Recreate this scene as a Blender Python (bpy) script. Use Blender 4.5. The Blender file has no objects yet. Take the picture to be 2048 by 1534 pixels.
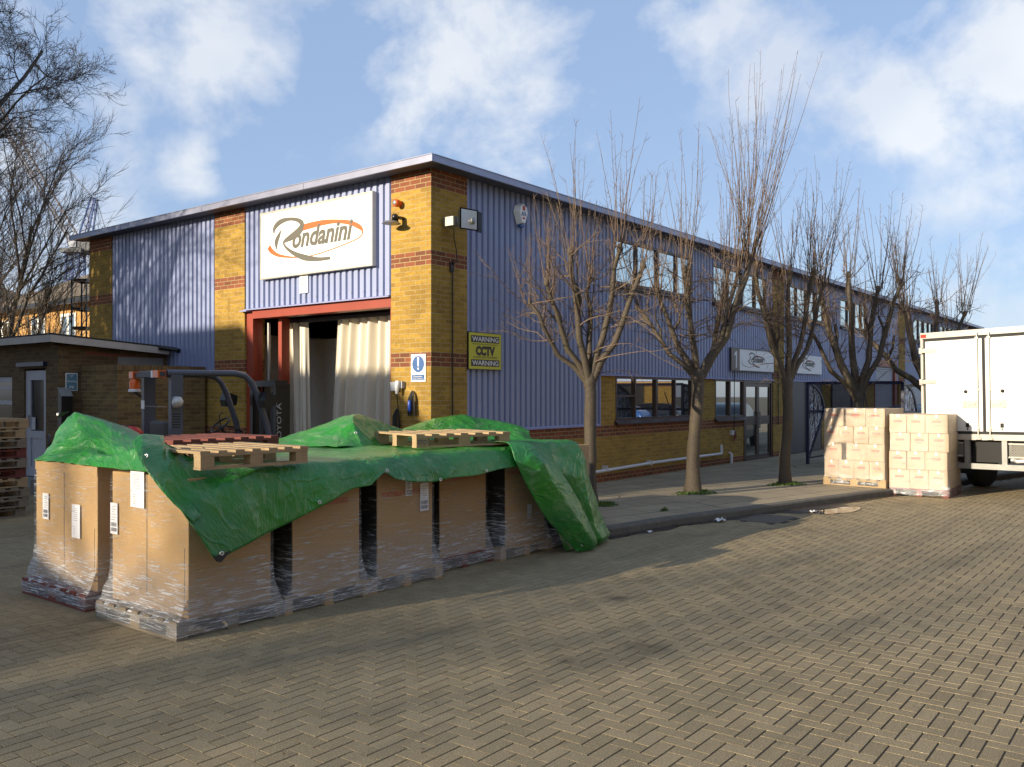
import bpy, math, random
import numpy as np
from math import sin, cos, pi, radians, sqrt
from mathutils import Vector, Matrix, noise as mn
SC = bpy.context.scene
COL = SC.collection
# ---------------------------------------------------------------- camera
TH = radians(37.8)
cam = bpy.data.cameras.new('camera'); camo = bpy.data.objects.new('camera', cam); COL.objects.link(camo)
camo.location = (-9.935, -9.283, 1.87)
camo.rotation_euler = (radians(90), 0, -(pi/2-(pi/2-TH)) + 0)
# view direction in the building frame is (cos TH, sin TH)
camo.rotation_euler = (radians(90), 0, TH-pi/2)
cam.sensor_width = 36.0; cam.lens = 36.0*1760/2048; cam.shift_y = 21/2048.0
cam.clip_start = .1; cam.clip_end = 3000
SC.camera = camo
CAMR = Vector((sin(TH), -cos(TH), 0)); CAMF = Vector((cos(TH), sin(TH), 0))
# ---------------------------------------------------------------- light
SUN_EL = radians(15.0); SH = Vector((-.954, .299, 0)).normalized()
sv = Vector((SH.x*cos(SUN_EL), SH.y*cos(SUN_EL), sin(SUN_EL)))
sl = bpy.data.lights.new('sun', 'SUN'); slo = bpy.data.objects.new('sun', sl); COL.objects.link(slo)
sl.energy = 5.0; sl.angle = radians(.5); sl.color = (1, .86, .66)
slo.rotation_euler = sv.to_track_quat('Z', 'Y').to_euler(); slo.location = (-20, 10, 20)
W = bpy.data.worlds.new('World'); SC.world = W; W.use_nodes = True
SC.view_settings.view_transform = 'Standard'; SC.view_settings.look = 'None'
SC.view_settings.exposure = 0.74; SC.view_settings.gamma = 1

class NT:
    "small node helper"
    def __init__(s, tree): s.t = tree; s.n = tree.nodes; s.l = tree.links
    def new(s, typ, **kw):
        nd = s.n.new(typ)
        for k, v in kw.items():
            if hasattr(nd, k): setattr(nd, k, v)
        return nd
    def put(s, sock, v):
        if isinstance(v, bpy.types.NodeSocket): s.l.new(v, sock)
        elif v is not None:
            if isinstance(v, (tuple, list)) and len(v) == 3 and sock.type == 'RGBA': v = (*v, 1)
            sock.default_value = v
    def math(s, op, a, b=None, c=None, clamp=False):
        m = s.n.new('ShaderNodeMath'); m.operation = op; m.use_clamp = clamp
        s.put(m.inputs[0], a); s.put(m.inputs[1], b) if b is not None else 0
        if c is not None: s.put(m.inputs[2], c)
        return m.outputs[0]
    def vmath(s, op, a, b=None):
        m = s.n.new('ShaderNodeVectorMath'); m.operation = op
        s.put(m.inputs[0], a)
        if b is not None: s.put(m.inputs[1], b)
        return m.outputs['Value'] if op in ('DOT_PRODUCT', 'LENGTH') else m.outputs[0]
    def mix(s, f, a, b, mode='MIX'):
        m = s.n.new('ShaderNodeMix'); m.data_type = 'RGBA'; m.blend_type = mode
        s.put(m.inputs[0], f); s.put(m.inputs[6], a); s.put(m.inputs[7], b)
        return m.outputs[2]
    def noise(s, vec, scale, det=3, rough=.55, dist=0):
        m = s.n.new('ShaderNodeTexNoise'); s.put(m.inputs['Vector'], vec)
        m.inputs['Scale'].default_value = scale; m.inputs['Detail'].default_value = det
        m.inputs['Roughness'].default_value = rough; m.inputs['Distortion'].default_value = dist
        return m.outputs[0]
    def ramp(s, f, stops, interp='LINEAR'):
        m = s.n.new('ShaderNodeValToRGB'); m.color_ramp.interpolation = interp
        e = m.color_ramp.elements
        while len(e) < len(stops): e.new(.5)
        for i, (p, c) in enumerate(stops):
            e[i].position = p; e[i].color = (c, c, c, 1) if not isinstance(c, (tuple, list)) else (*c, 1)
        s.put(m.inputs[0], f); return m.outputs[0]
    def mapping(s, vec, scale=(1, 1, 1), rot=(0, 0, 0), loc=(0, 0, 0)):
        m = s.n.new('ShaderNodeMapping'); s.put(m.inputs[0], vec)
        m.inputs['Scale'].default_value = scale; m.inputs['Rotation'].default_value = rot; m.inputs['Location'].default_value = loc
        return m.outputs[0]
    def bump(s, h, strength=.3, dist=.01, nrm=None):
        m = s.n.new('ShaderNodeBump'); m.inputs['Strength'].default_value = strength; m.inputs['Distance'].default_value = dist
        s.put(m.inputs['Height'], h)
        if nrm is not None: s.l.new(nrm, m.inputs['Normal'])
        return m.outputs[0]
# sky with drifting broken cloud
def build_world():
    w = NT(W.node_tree); w.n.clear()
    out = w.new('ShaderNodeOutputWorld'); bg = w.new('ShaderNodeBackground')
    sky = w.new('ShaderNodeTexSky'); sky.sky_type = 'NISHITA'; sky.sun_disc = False
    sky.sun_elevation = SUN_EL; sky.sun_rotation = math.atan2(SH.x, SH.y)
    sky.altitude = 50; sky.air_density = 1.0; sky.dust_density = .35; sky.ozone_density = 1.6
    tc = w.new('ShaderNodeTexCoord'); d = w.vmath('NORMALIZE', tc.outputs['Generated'])
    # the photograph's exposure leaves the open sky a pale periwinkle
    tint = w.mix(.6, w.mix(1.0, sky.outputs[0], (1.0, .98, 1.06), 'MULTIPLY'), (3.4, 4.7, 7.1))
    blobs = [((.774,.401,.445),.13,.70),((.733,.468,.49),.15,.85),((.829,.415,.373),.10,.8),((.846,.394,.352),.12,.9),((.863,.41,.29),.06,.45),
             ((.94,.15,.33),.10,.95),((.953,.08,.30),.10,.85),((.95,-.02,.31),.14,.75),((.575,.78,.24),.05,.8),((.92,.26,.38),.14,.4),
             ((.99,.02,.10),.13,.6),((.52,.79,.31),.12,.35),((.90,.33,.28),.07,.45),((.60,.65,.46),.12,.35),((.2,.95,.3),.3,.6),((.7,-.6,.4),.35,.7),((-.5,-.5,.6),.4,.7),((.2,-.9,.3),.3,.6)]
    blobs = BLOBS or blobs
    tot = None
    for c, r, k in blobs:
        cv = Vector(c).normalized()
        dist = w.vmath('LENGTH', w.vmath('SUBTRACT', d, tuple(cv)))
        m = w.new('ShaderNodeMapRange'); m.interpolation_type = 'SMOOTHSTEP'
        w.put(m.inputs[0], dist); m.inputs[1].default_value = r*1.75; m.inputs[2].default_value = 0; m.inputs[3].default_value = 0; m.inputs[4].default_value = k
        tot = m.outputs[0] if tot is None else w.math('MAXIMUM', tot, m.outputs[0])
    mp = w.mapping(d, (1, 1, 1.25))
    n1 = w.noise(mp, 7.0, 14, .58, .15); n2 = w.noise(mp, 2.6, 4, .5)
    dens = w.math('ADD', w.math('MULTIPLY', tot, 1.0), w.math('MULTIPLY', w.math('SUBTRACT', n1, .50), 3.4))
    dens = w.math('MULTIPLY', w.math('SUBTRACT', dens, .35), 1.55, clamp=True)
    dens = w.math('MULTIPLY', dens, w.math('MULTIPLY', tot, 2.2, clamp=True))
    veil = w.math('MULTIPLY', w.math('SUBTRACT', n2, .47), .35, clamp=True)
    dens = w.math('MULTIPLY', w.math('ADD', dens, veil, clamp=True), .64)
    shade = w.math('MULTIPLY', w.math('SUBTRACT', w.noise(mp, 5.0, 4, .5), .35), 2.4, clamp=True)
    cc = w.mix(shade, (6.2, 6.5, 7.0), (9.2, 9.0, 8.4))
    fin = w.mix(dens, tint, cc)
    w.put(bg.inputs[0], fin); bg.inputs[1].default_value = SKY
    w.l.new(bg.outputs[0], out.inputs[0])
BLOBS = None; SKY = .080
def raydir(px, py): # direction on the sky dome, used only to place cloud masses
    v = CAMF + CAMR*((px-1024)/1760) + Vector((0, 0, (788-py)/1760)); return tuple(v.normalized())
BLOBS = [(raydir(430, 40), .13, .72), (raydir(560, 90), .08, .55), (raydir(850, 130), .09, .95), (raydir(960, 60), .12, .7), (raydir(1010, 190), .10, .78),
         (raydir(980, 280), .04, .5), (raydir(1120, 100), .08, .5), (raydir(1430, 60), .10, .62), (raydir(1570, 130), .075, .95), (raydir(1690, 170), .07, .9),
         (raydir(1790, 180), .07, .9), (raydir(1900, 100), .09, .8), (raydir(2030, 40), .10, .8), (raydir(385, 330), .045, .72), (raydir(240, 270), .05, .5),
         (raydir(90, 380), .10, .45), (raydir(2010, 620), .10, .6), (raydir(1190, 270), .07, .5), (raydir(1960, 330), .05, .3), (raydir(-300, 200), .3, .7),
         (raydir(2600, 200), .3, .7), ((-.5, -.5, .6), .5, .7), ((.3, -.9, .3), .35, .7), ((-.8, .3, .6), .4, .6)]
build_world()
# ---------------------------------------------------------------- materials
def mat(name):
    m = bpy.data.materials.new(name); m.use_nodes = True; w = NT(m.node_tree)
    b = w.n['Principled BSDF']; return m, w, b
def plain(name, col, rough=.6, metal=0, var=.15, scale=6, bump=0, bscale=60, spec=None):
    m, w, b = mat(name); tc = w.new('ShaderNodeTexCoord')
    n = w.noise(tc.outputs['Object'], scale, 4)
    f = w.math('ADD', w.math('MULTIPLY', n, 2*var), 1-var)
    w.put(b.inputs['Base Color'], w.mix(1, col, w.ramp(f, [(0, 0), (1, 1)]) if 0 else comb(w, f), 'MULTIPLY'))
    b.inputs['Roughness'].default_value = rough; b.inputs['Metallic'].default_value = metal
    if spec is not None: b.inputs['Specular IOR Level'].default_value = spec
    if bump: w.put(b.inputs['Normal'], w.bump(w.noise(tc.outputs['Object'], bscale, 4), bump, .004))
    return m
def comb(w, f):
    c = w.new('ShaderNodeCombineColor')
    for i in range(3): w.put(c.inputs[i], f)
    return c.outputs[0]
def tex(w, kind='UV'): return w.new('ShaderNodeTexCoord').outputs[kind]

def brick_mat(name, c1, c2, mortar, bands=None, band_col=(.20, .060, .035), dirt=.35, red=0.0):
    m, w, b = mat(name); uv = tex(w)
    def bt(a, bb):
        t = w.new('ShaderNodeTexBrick'); w.put(t.inputs['Vector'], w.mapping(uv, loc=(0, -.12, 0)))
        t.inputs['Scale'].default_value = 1; t.inputs['Brick Width'].default_value = .225; t.inputs['Row Height'].default_value = .075
        t.inputs['Mortar Size'].default_value = .006; t.inputs['Mortar Smooth'].default_value = .25; t.inputs['Bias'].default_value = 0
        w.put(t.inputs['Color1'], a); w.put(t.inputs['Color2'], bb); w.put(t.inputs['Mortar'], mortar); t.offset = .5
        return t
    t = bt(c1, c2); t.inputs['Mortar'].default_value = (*mortar, 1)
    n = w.noise(uv, 22, 6, .65); big = w.noise(uv, .9, 3); mid = w.noise(w.mapping(uv, (4.4, 13.3, 1)), 1.0, 2, .8)
    colr = w.mix(w.math('MULTIPLY', w.math('SUBTRACT', n, .45), 2.2, clamp=True), t.outputs[0], (c1[0]*.62, c1[1]*.52, c1[2]*.45))
    colr = w.mix(w.math('MULTIPLY', w.math('SUBTRACT', mid, .52), 2.6, clamp=True), colr, (c1[0]*.50, c1[1]*.42, c1[2]*.5))
    colr = w.mix(w.math('MULTIPLY', w.math('SUBTRACT', .40, mid), 2.4, clamp=True), colr, (c1[0]*1.22, c1[1]*1.2, c1[2]*1.25))
    if bands:
        z = w.new('ShaderNodeSeparateXYZ'); w.put(z.inputs[0], w.new('ShaderNodeNewGeometry').outputs['Position'])
        t2 = bt(band_col, (band_col[0]*.6, band_col[1]*.7, band_col[2]*.8))
        f = None
        for lo, hi in bands:
            g = w.math('COMPARE', z.outputs[2], (lo+hi)/2, (hi-lo)/2)
            f = g if f is None else w.math('MAXIMUM', f, g)
        colr = w.mix(f, colr, t2.outputs[0])
    dk = w.math('MULTIPLY', w.math('SUBTRACT', big, .42), dirt*3, clamp=True)
    colr = w.mix(w.math('MULTIPLY', dk, .55), colr, (.07, .05, .028))
    w.put(b.inputs['Base Color'], colr); b.inputs['Roughness'].default_value = .88; b.inputs['Specular IOR Level'].default_value = .25
    h = w.math('ADD', w.math('MULTIPLY', t.outputs['Fac'], -1.0), w.math('MULTIPLY', n, .35))
    w.put(b.inputs['Normal'], w.bump(h, .55, .008))
    return m
BANDS = [(.0, .27), (1.02, 1.245), (2.295, 2.52), (3.87, 4.095), (5.07, 6)]
M = {}
M['brick'] = brick_mat('yellow stock brick', (.44, .275, .050), (.285, .175, .038), (.40, .32, .165), BANDS, (.27, .088, .042))
M['brick_old'] = brick_mat('old soot brick', (.16, .11, .05), (.085, .055, .03), (.15, .125, .085), None, dirt=.7)
M['brick_yard'] = brick_mat('yard wall brick', (.24, .165, .065), (.13, .085, .04), (.25, .21, .13), None, dirt=.45)
M['brick_house'] = brick_mat('house brick', (.52, .29, .085), (.42, .22, .07), (.45, .33, .18), None, dirt=.15)
M['mortar_red'] = plain('red brick course', (.20, .06, .035), .9)

def cladding_mat():
    m, w, b = mat('lilac coated steel'); ob = tex(w, 'Object')
    st = w.noise(w.mapping(ob, (7, 7, .5)), 1.5, 5); g = w.noise(ob, .7, 3)
    c = w.mix(w.math('MULTIPLY', w.math('SUBTRACT', st, .4), .9, clamp=True), (.235, .28, .455), (.175, .218, .375))
    c = w.mix(w.math('MULTIPLY', w.math('SUBTRACT', g, .5), .9, clamp=True), c, (.19, .205, .31))
    fn = w.noise(w.mapping(ob, (26, 26, 1.1)), 1.0, 5, .7); c = w.mix(w.math('MULTIPLY', w.math('SUBTRACT', fn, .55), 1.8, clamp=True), c, (.30, .32, .42))
    w.put(b.inputs['Base Color'], c); b.inputs['Roughness'].default_value = .45; b.inputs['Specular IOR Level'].default_value = .9
    return m
M['clad'] = cladding_mat()
M['flash'] = plain('cladding flashing', (.26, .28, .46), .45)
M['fascia'] = plain('weathered fascia metal', (.30, .32, .42), .35, .35, .22, 3)
M['soffit'] = plain('soffit', (.10, .10, .13), .7)
M['roof'] = plain('roof sheet', (.25, .25, .27), .7)
M['redsteel'] = plain('red oxide painted steel', (.27, .040, .017), .45, 0, .2, 4)
M['brown'] = plain('brown window frame', (.055, .028, .022), .35)
M['cream'] = plain('cream interior paint', (.78, .73, .62), .8)
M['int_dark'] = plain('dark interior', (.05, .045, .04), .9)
M['concrete_floor'] = plain('warehouse floor', (.34, .32, .28), .6)
M['curtain'] = plain('cream strip curtain', (.62, .57, .46), .45, 0, .12, 2)
M['white'] = plain('white sign board', (.86, .86, .84), .4, 0, .03)
M['whitepaint'] = plain('white painted timber', (.42, .40, .36), .7, 0, .25, 5)
M['black'] = plain('black paint', (.012, .012, .013), .35)
M['gapblack'] = plain('black gap shade', (.012, .011, .010), .35, 0, .3, 4)  # black of the panels that stand in for shade between boxes
M['rubber'] = plain('black rubber', (.02, .02, .02), .75)
M['greytext'] = plain('sign grey lettering', (.10, .095, .072), .5, var=.03)
M['orangetext'] = plain('sign orange', (.62, .105, .012), .5, var=.03)
M['maroon'] = plain('sign maroon', (.20, .035, .03), .5, var=.05)
M['yellowsign'] = plain('yellow sign', (.58, .56, .03), .4, var=.06)
M['signblack'] = plain('sign black', (.015, .015, .017), .4)
M['signwhite'] = plain('sign white', (.75, .76, .76), .4, var=.03)
M['signblue'] = plain('sign blue', (.035, .11, .30), .45, 0, .5, 30)
M['teal'] = plain('faded teal sign', (.10, .22, .28), .5, 0, .1)
M['pvc'] = plain('white plastic pipe', (.62, .62, .62), .35)
M['galv'] = plain('galvanised steel', (.32, .32, .30), .45, .55, .25, 8)
M['alu'] = plain('aluminium trim', (.55, .53, .47), .35, .5, .15, 6)
M['darksteel'] = plain('dark steel', (.05, .053, .062), .45, .2)
M['guard'] = plain('slate grey overhead guard paint', (.075, .085, .115), .35, 0, .12)
M['orange'] = plain('orange lens', (.75, .12, .01), .2, spec=.6)
M['redpaint'] = plain('red gas bottle paint', (.50, .03, .02), .35)
M['truck'] = plain('white truck panel', (.74, .74, .71), .38, 0, .09, 1.6)
M['seat'] = plain('grey vinyl', (.08, .08, .08), .6)
M['yellowsteel'] = plain('yellow jack paint', (.45, .28, .02), .45, 0, .3, 8)
M['bluepl'] = plain('blue plastic', (.02, .08, .45), .35)
M['lintel'] = plain('concrete lintel', (.21, .21, .20), .85, 0, .25, 6, .3)
M['felt'] = plain('roofing felt', (.03, .03, .028), .9)
M['upvc'] = plain('door frame grey white', (.30, .31, .36), .45)
M['tile'] = plain('brown roof tile', (.14, .11, .075), .85, 0, .25, 30)
M['craneblue'] = plain('crane blue', (.03, .075, .24), .5)
M['cranegrey'] = plain('crane grey', (.12, .13, .14), .6)
M['navy'] = plain('navy shelter steel', (.012, .016, .055), .35)
M['panel_dark'] = plain('dark aubergine board', (.050, .043, .050), .45, 0, .15, 3)
M['shutter'] = plain('grey roller shutter', (.36, .38, .42), .45, .2, .1)
M['label'] = plain('paper label', (.72, .72, .74), .6, var=.03)
M['ink'] = plain('label ink', (.10, .10, .12), .7)
M['redink'] = plain('red carton print', (.50, .09, .07), .7)
M['blockred'] = plain('red painted pallet wood', (.25, .035, .02), .8, 0, .4, 12)
M['leaf'] = plain('dead leaves', (.10, .05, .02), .8, 0, .5, 20)
M['grass'] = plain('green weeds', (.075, .13, .018), .8, 0, .5, 20)
M['glow'] = plain('lamp glass', (.5, .5, .48), .12, .3)
M['brass'] = plain('grommet metal', (.6, .6, .58), .3, .8)

def wood(name, c, c2):
    m, w, b = mat(name); ob = tex(w, 'Object'); info = w.new('ShaderNodeObjectInfo')
    v = w.vmath('ADD', ob, info.outputs['Random'])
    gr = w.noise(w.mapping(v, (3, 3, 30)), 6, 6, .6, .4); big = w.noise(v, 5, 3)
    col = w.mix(gr, c2, c); col = w.mix(w.math('MULTIPLY', w.math('SUBTRACT', big, .45), 2, clamp=True), col, c2)
    w.put(b.inputs['Base Color'], col); b.inputs['Roughness'].default_value = .8
    w.put(b.inputs['Normal'], w.bump(gr, .3, .003)); return m
M['wood'] = wood('pale pallet wood', (.52, .38, .20), (.26, .17, .09))
M['wood_grey'] = wood('weathered pallet wood', (.30, .25, .18), (.15, .12, .085))
M['wood_red'] = wood('red pallet wood', (.22, .05, .032), (.11, .035, .026))

def card(name, c, creases=.2):
    m, w, b = mat(name); ob = tex(w, 'Object'); info = w.new('ShaderNodeObjectInfo')
    v = w.vmath('ADD', ob, info.outputs['Random'])
    fl = w.noise(w.mapping(v, (1, 1, 60)), 3, 3); big = w.noise(v, 2.0, 3)
    col = w.mix(w.math('MULTIPLY', big, .8), c, (c[0]*.78, c[1]*.74, c[2]*.7))
    w.put(b.inputs['Base Color'], col); b.inputs['Roughness'].default_value = .72
    w.put(b.inputs['Normal'], w.bump(fl, .12, .003)); return m
M['card'] = card('brown cardboard', (.47, .30, .125))
M['carton'] = card('pale carton board', (.45, .345, .22))

def wrap_mat(name, amt=1.0, base=.008, zs=26, gloss=.07):
    m, w, b = mat(name); ob = tex(w, 'Object'); info = w.new('ShaderNodeObjectInfo')
    v = w.vmath('ADD', ob, w.math('MULTIPLY', info.outputs['Random'], 9))
    s1 = w.noise(w.mapping(v, (1.6, 1.6, zs), (.10, .07, 0)), 2.2, 7, .66, .5)
    s2 = w.noise(w.mapping(v, (1.2, 1.2, zs*1.7), (-.16, .10, 0)), 3.1, 6, .66, .8)
    s3 = w.noise(w.mapping(v, (2.0, 2.0, zs*.8), (.5, -.45, 0)), 2.4, 5, .6, .4)
    patch = w.noise(v, 2.4, 4)
    sp = w.new('ShaderNodeSeparateXYZ'); w.put(sp.inputs[0], ob)
    low = w.new('ShaderNodeMapRange'); low.interpolation_type = 'SMOOTHSTEP'; w.put(low.inputs[0], sp.outputs[2]); low.inputs[1].default_value = .50; low.inputs[2].default_value = .08; low.inputs[3].default_value = 0; low.inputs[4].default_value = 1
    def line(n, th, g): return w.math('MULTIPLY', w.math('SUBTRACT', n, th), g, clamp=True)
    l1 = line(s1, .56, 16); l2 = line(s2, .57, 18); l3 = line(s3, .60, 14)
    pm = w.math('MULTIPLY', w.math('SUBTRACT', patch, .36), 3.2, clamp=True)
    L = w.math('ADD', w.math('ADD', l1, w.math('MULTIPLY', l2, .8)), w.math('MULTIPLY', l3, .5))
    f = w.math('MULTIPLY', L, w.math('ADD', w.math('MULTIPLY', pm, .60), w.math('MULTIPLY', low.outputs[0], .85)))
    f = w.math('ADD', w.math('MULTIPLY', f, amt), w.math('ADD', w.math('MULTIPLY', low.outputs[0], .20*amt), base), clamp=True)
    f = w.math('MINIMUM', f, .88)
    tr = w.new('ShaderNodeBsdfTransparent')
    b.inputs['Base Color'].default_value = (.92, .94, .96, 1); b.inputs['Roughness'].default_value = .16
    b.inputs['Specular IOR Level'].default_value = 1.0
    h = w.math('ADD', s1, w.math('ADD', s2, w.math('MULTIPLY', s3, .5)))
    w.put(b.inputs['Normal'], w.bump(h, .8, .03))
    gl = w.new('ShaderNodeBsdfGlossy'); gl.inputs['Roughness'].default_value = .13; w.put(gl.inputs['Normal'], w.bump(h, .9, .03)); gl.inputs['Color'].default_value = (1, 1, 1, 1)
    mx = w.new('ShaderNodeMixShader'); w.put(mx.inputs[0], f); w.l.new(tr.outputs[0], mx.inputs[1]); w.l.new(b.outputs[0], mx.inputs[2])
    mx2 = w.new('ShaderNodeMixShader'); mx2.inputs[0].default_value = gloss; w.l.new(mx.outputs[0], mx2.inputs[1]); w.l.new(gl.outputs[0], mx2.inputs[2])
    w.l.new(mx2.outputs[0], w.n['Material Output'].inputs[0]); return m
M['wrap'] = wrap_mat('stretch film')
M['wrap2'] = wrap_mat('loose glossy stretch film', .32, .012, 9, .13)

def tarp_mat():
    m, w, b = mat('green woven tarpaulin'); ob = tex(w, 'Object'); uv = tex(w, 'UV')
    patch = w.noise(ob, 1.7, 4); dust = w.noise(uv, 6, 8, .72)
    def ridge(n, g): return w.math('SUBTRACT', 1.0, w.math('MULTIPLY', w.math('ABSOLUTE', w.math('SUBTRACT', n, .5)), g), clamp=True)
    r1 = ridge(w.noise(w.mapping(uv, (1, 1.6, 1), (0, 0, .5)), 2.6, 2, .4, .6), 16); r2 = ridge(w.noise(w.mapping(uv, (1.8, 1, 1), (0, 0, -.4)), 6.5, 2, .45, 1.0), 12); r3 = ridge(w.noise(uv, 17, 2, .5, .8), 8)
    cr = w.noise(uv, 14, 8, .75, .8); big = w.noise(uv, 3.2, 3, .5, .5)
    col = w.mix(w.math('MULTIPLY', w.math('SUBTRACT', patch, .38), 2.4, clamp=True), (.022, .225, .017), (.018, .155, .046))
    sc = w.math('MULTIPLY', w.math('MAXIMUM', r1, w.math('MULTIPLY', r2, .7)), w.math('MULTIPLY', w.math('SUBTRACT', dust, .47), 4.5, clamp=True))
    col = w.mix(w.math('MULTIPLY', sc, .75), col, (.26, .40, .20))
    col = w.mix(w.math('MULTIPLY', w.math('SUBTRACT', dust, .60), 2.2, clamp=True), col, (.17, .25, .12))
    w.put(b.inputs['Base Color'], col)
    w.put(b.inputs['Roughness'], w.math('ADD', w.math('MULTIPLY', patch, .18), .22))
    b.inputs['Specular IOR Level'].default_value = .6
    wv = w.new('ShaderNodeTexWave'); wv.wave_type = 'BANDS'; wv.bands_direction = 'X'; w.put(wv.inputs['Vector'], uv); wv.inputs['Scale'].default_value = 34
    wv2 = w.new('ShaderNodeTexWave'); wv2.wave_type = 'BANDS'; wv2.bands_direction = 'Y'; w.put(wv2.inputs['Vector'], uv); wv2.inputs['Scale'].default_value = 34
    h = w.math('ADD', w.math('MULTIPLY', cr, .30), w.math('ADD', w.math('MULTIPLY', r1, .35), w.math('ADD', w.math('MULTIPLY', r2, .14), w.math('ADD', w.math('MULTIPLY', r3, .03), w.math('MULTIPLY', big, 1.0)))))
    h2 = w.math('ADD', wv.outputs[1], wv2.outputs[1])
    w.put(b.inputs['Normal'], w.bump(h, .8, .020, w.bump(h2, .2, .002)))
    return m
M['tarp'] = tarp_mat()
M['tarp_trim'] = plain('black tarp corner', (.015, .015, .02), .5)

def glass_mat(name, tint=(.75, .82, .82), fac=.62, rough=.015, base=(.02, .022, .022), wob=0):
    m, w, b = mat(name); b.inputs['Base Color'].default_value = (*base, 1); b.inputs['Roughness'].default_value = .1
    gl = w.new('ShaderNodeBsdfGlossy'); gl.inputs['Color'].default_value = (*tint, 1); gl.inputs['Roughness'].default_value = rough
    if wob:
        ob = tex(w, 'Object'); n = w.noise(w.mapping(ob, (3, 3, 1.6)), 1.6, 3); w.put(gl.inputs['Normal'], w.bump(n, wob, .3))
    mx = w.new('ShaderNodeMixShader'); mx.inputs[0].default_value = fac
    w.l.new(b.outputs[0], mx.inputs[1]); w.l.new(gl.outputs[0], mx.inputs[2]); w.l.new(mx.outputs[0], w.n['Material Output'].inputs[0]); return m
M['glass'] = glass_mat('window glass', (.80, .84, .84), .55)
M['glass_dark'] = plain('dark glass', (.008, .009, .011), .12, 0, .02)
M['glass_up'] = glass_mat('upper window glass', (.88, .95, .92), .78, .08)
M['shelter_end'] = glass_mat('curved perspex end', (.95, .95, .95), .8, .01, (.05, .06, .08), 1.0)
def tint_glass():
    m, w, b = mat('tinted clear roof sheet')
    tr = w.new('ShaderNodeBsdfTransparent'); tr.inputs[0].default_value = (.40, .40, .44, 1)
    gl = w.new('ShaderNodeBsdfGlossy'); gl.inputs['Roughness'].default_value = .05
    mx = w.new('ShaderNodeMixShader'); mx.inputs[0].default_value = .07; w.l.new(tr.outputs[0], mx.inputs[1]); w.l.new(gl.outputs[0], mx.inputs[2])
    w.l.new(mx.outputs[0], w.n['Material Output'].inputs[0]); return m
M['tint'] = tint_glass()

def paver_mat():
    m, w, b = mat('block paving'); pos = w.new('ShaderNodeNewGeometry').outputs['Position']
    at = w.new('ShaderNodeAttribute'); at.attribute_name = 'tone'
    sp = w.noise(pos, 150, 2, .8); gr = w.noise(pos, 75, 3, .75); st = w.noise(pos, .55, 5, .6); st2 = w.noise(pos, 2.3, 4, .6)
    c = w.mix(at.outputs['Fac'], (.245, .190, .105), (.315, .245, .140))
    c = w.mix(w.math('MULTIPLY', w.math('SUBTRACT', gr, .5), 2.2, clamp=True), c, (.10, .080, .05))
    c = w.mix(w.math('MULTIPLY', w.math('SUBTRACT', sp, .56), 8, clamp=True), c, (.74, .64, .42))
    c = w.mix(w.math('MULTIPLY', w.math('SUBTRACT', .44, sp), 6, clamp=True), c, (.045, .036, .022))
    c = w.mix(w.math('MULTIPLY', w.math('SUBTRACT', st, .50), 1.6, clamp=True), c, (.085, .07, .045))
    c = w.mix(w.math('MULTIPLY', w.math('SUBTRACT', st2, .62), 3.0, clamp=True), c, (.05, .042, .03))
    tr_ = w.noise(w.mapping(pos, (.25, 2.2, 1), (0, 0, radians(14))), 1.2, 4, .6); c = w.mix(w.math('MULTIPLY', w.math('SUBTRACT', tr_, .52), 2.0, clamp=True), c, (.10, .082, .055))
    oil = w.noise(pos, 1.1, 2, .5); c = w.mix(w.math('MULTIPLY', w.math('SUBTRACT', oil, .70), 9, clamp=True), c, (.035, .03, .022))
    w.put(b.inputs['Base Color'], c); b.inputs['Roughness'].default_value = .8; b.inputs['Specular IOR Level'].default_value = .3
    w.put(b.inputs['Normal'], w.bump(w.math('ADD', gr, w.math('MULTIPLY', sp, .5)), .6, .005)); return m
M['paver'] = paver_mat()
M['joint'] = plain('paving joint sand', (.040, .032, .022), .95)
def ground_mat():
    m, w, b = mat('far block paving ground'); pos = w.new('ShaderNodeNewGeometry').outputs['Position']
    t = w.new('ShaderNodeTexBrick'); w.put(t.inputs['Vector'], pos); t.inputs['Scale'].default_value = 1; t.inputs['Brick Width'].default_value = .2; t.inputs['Row Height'].default_value = .1; t.inputs['Mortar Size'].default_value = .006
    t.inputs['Color1'].default_value = (.17, .135, .08, 1); t.inputs['Color2'].default_value = (.12, .098, .06, 1); t.inputs['Mortar'].default_value = (.04, .03, .02, 1)
    st = w.noise(pos, .5, 5)
    w.put(b.inputs['Base Color'], w.mix(w.math('MULTIPLY', w.math('SUBTRACT', st, .5), 1.5, clamp=True), t.outputs[0], (.08, .065, .045)))
    b.inputs['Roughness'].default_value = .85; return m
M['ground'] = ground_mat()
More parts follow.
